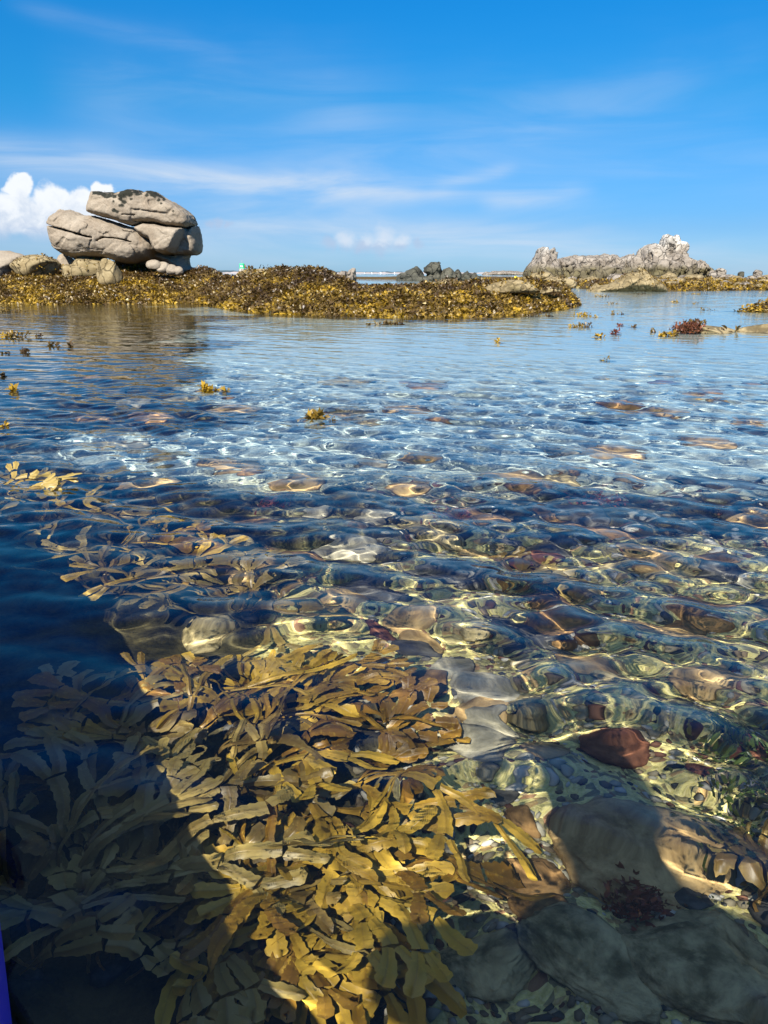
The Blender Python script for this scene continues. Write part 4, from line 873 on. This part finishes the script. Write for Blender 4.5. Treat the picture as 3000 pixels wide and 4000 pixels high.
mpc = N.n('ShaderNodeMapping'); N.set(mpc.inputs[0], cirrus_v.outputs[0]); mpc.inputs['Rotation'].default_value = (0, 0, R(9)); mpc.inputs['Scale'].default_value = (2.2, 15, 1)
cn = N.noise(mpc.outputs[0], 1.6, 6, .55, .6); cn2 = N.noise(cirrus_v.outputs[0], 3.5, 4, .6, .3)
cir = None
def band(p0, p1, wid, amt, soft=1.0):
    global cir
    (a0, e0), (a1, e1) = azel(*p0), azel(*p1); L = math.hypot(a1-a0, e1-e0); tx, ty = (a1-a0)/L, (e1-e0)/L
    wn = N.m_('MULTIPLY', N.m_('SUBTRACT', cn2, .5), wid*1.6)
    dx = N.m_('SUBTRACT', az, a0); dy = N.m_('SUBTRACT', el, e0)
    s = N.m_('ADD', N.m_('MULTIPLY', dx, tx), N.m_('MULTIPLY', dy, ty)); d = N.m_('ADD', N.m_('SUBTRACT', N.m_('MULTIPLY', dy, tx), N.m_('MULTIPLY', dx, ty)), wn)
    g = N.m_('EXPONENT', N.m_('MULTIPLY', N.m_('POWER', N.m_('ABSOLUTE', N.m_('DIVIDE', d, wid)), 2), -1))
    lim = N.m_('MULTIPLY', N.step(s, -L*.15, L*.15), N.step(s, L*1.15, L*.8))
    v = N.m_('MULTIPLY', N.m_('MULTIPLY', g, lim), amt); cir = v if cir is None else N.m_('ADD', cir, v)
band((100, 30), (900, 215), .009, .10); band((-300, 570), (1700, 750), .022, .36); band((0, 620), (2300, 790), .012, .25)
band((700, 850), (2500, 985), .022, .30); band((-500, 900), (4000, 1010), .03, .22); band((2000, 500), (2700, 250), .03, .07)
band((1700, 735), (2000, 660), .008, .22); band((1900, 800), (2300, 760), .012, .3); band((300, 350), (1500, 450), .05, .12); band((1200, 560), (3000, 360), .05, .10); band((-200, 700), (1500, 860), .03, .14); band((1500, 620), (3300, 640), .03, .10)
cirf = N.m_('MULTIPLY', cir, N.m_('ADD', .35, N.m_('MULTIPLY', N.step(cn, .3, .75), 1.3)), clamp=True)
skyc = N.mix(cirf, skyc, (6.6, 7.6, 8.9))
# cumulus: soft heaps
wv = N.n('ShaderNodeVectorMath', operation='ADD'); N.set(wv.inputs[0], cirrus_v.outputs[0])
nz = N.n('ShaderNodeTexNoise'); N.set(nz.inputs[0], cirrus_v.outputs[0]); nz.inputs['Scale'].default_value = 38; nz.inputs['Detail'].default_value = 5; nz.inputs['Roughness'].default_value = .55
nv = N.n('ShaderNodeVectorMath', operation='MULTIPLY_ADD'); N.set(nv.inputs[0], nz.outputs['Color']); nv.inputs[1].default_value = (.026, .026, 0); nv.inputs[2].default_value = (-.013, -.013, 0)
N.set(wv.inputs[1], nv.outputs[0])
def heap(circs, flat=None):
    D = None
    for px, py, r in circs:
        a, e = azel(px, py); rr = r/F_PX/(1+((px-1500)/F_PX)**2)*.93
        dv = N.n('ShaderNodeVectorMath', operation='DISTANCE'); N.set(dv.inputs[0], wv.outputs[0]); dv.inputs[1].default_value = (a, e, 0)
        q = N.m_('SUBTRACT', 1, N.m_('DIVIDE', dv.outputs['Value'], rr))
        if D is None: D = q
        else:
            nd = N.n('ShaderNodeMath', operation='SMOOTH_MAX'); N.set(nd.inputs[0], D); N.set(nd.inputs[1], q); nd.inputs[2].default_value = .12; D = nd.outputs[0]
    return D
big = heap([(78, 726, 60), (60, 832, 106), (215, 804, 96), (-60, 860, 130), (330, 800, 80), (150, 870, 110), (290, 880, 90), (400, 745, 45), (-150, 760, 90), (420, 840, 90)])
small = heap([(1352, 944, 52), (1500, 938, 72), (1430, 955, 60), (1560, 948, 52), (1480, 962, 60)])
wisp = heap([(1290, 956, 40), (1630, 950, 36), (850, 868, 34), (820, 872, 24), (1400, 968, 34), (890, 876, 20)])
pn = N.noise(wv.outputs[0], 60, 4, .6)
shade = N.step(N.m_('ADD', N.m_('MULTIPLY', pn, .9), N.m_('MULTIPLY', N.m_('SUBTRACT', el, azel(0, 880)[1]), 10)), .2, .85)
cc = N.mix(shade, (5.3, 6.4, 8.2), (9.6, 9.9, 10.2))
skyc = N.mix(N.m_('MULTIPLY', N.step(big, -.02, .28), N.m_('MULTIPLY', N.step(el, azel(0, 960)[1], azel(0, 880)[1]), .95)), skyc, cc)
skyc = N.mix(N.m_('MULTIPLY', N.step(small, .02, .9), .62), skyc, N.mix(N.step(N.m_('ADD', el, N.m_('MULTIPLY', pn, .02)), azel(0, 965)[1]+.01, azel(0, 925)[1]+.01), (4.6, 5.6, 7.6), (8.0, 8.4, 9.2)))
skyc = N.mix(N.m_('MULTIPLY', N.step(wisp, 0, .8), .5), skyc, (4.6, 5.6, 7.6))
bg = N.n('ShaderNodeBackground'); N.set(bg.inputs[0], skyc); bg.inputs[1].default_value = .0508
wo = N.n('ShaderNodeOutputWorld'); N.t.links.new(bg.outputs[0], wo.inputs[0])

cd = bpy.data.cameras.new('camera'); cam = bpy.data.objects.new('camera', cd); COL.objects.link(cam)
cd.sensor_fit = 'VERTICAL'; cd.sensor_height = 24; cd.lens = 24*F_PX/4000; cd.clip_start = .02; cd.clip_end = 20000
cam.location = (0, 0, HC); cam.rotation_euler = (math.pi/2-PITCH, 0, 0); sc.camera = cam
sc.view_settings.view_transform = 'Standard'; sc.view_settings.look = 'None'; sc.view_settings.exposure = 1.0; sc.view_settings.gamma = 1
cy = sc.cycles; cy.max_bounces = 7; cy.diffuse_bounces = 2; cy.glossy_bounces = 3; cy.transmission_bounces = 6; cy.transparent_max_bounces = 4
cy.caustics_reflective = False; cy.caustics_refractive = True; cy.blur_glossy = .5; cy.sample_clamp_indirect = 6; cy.use_denoising = True
cy.use_adaptive_sampling = True; cy.adaptive_threshold = .015
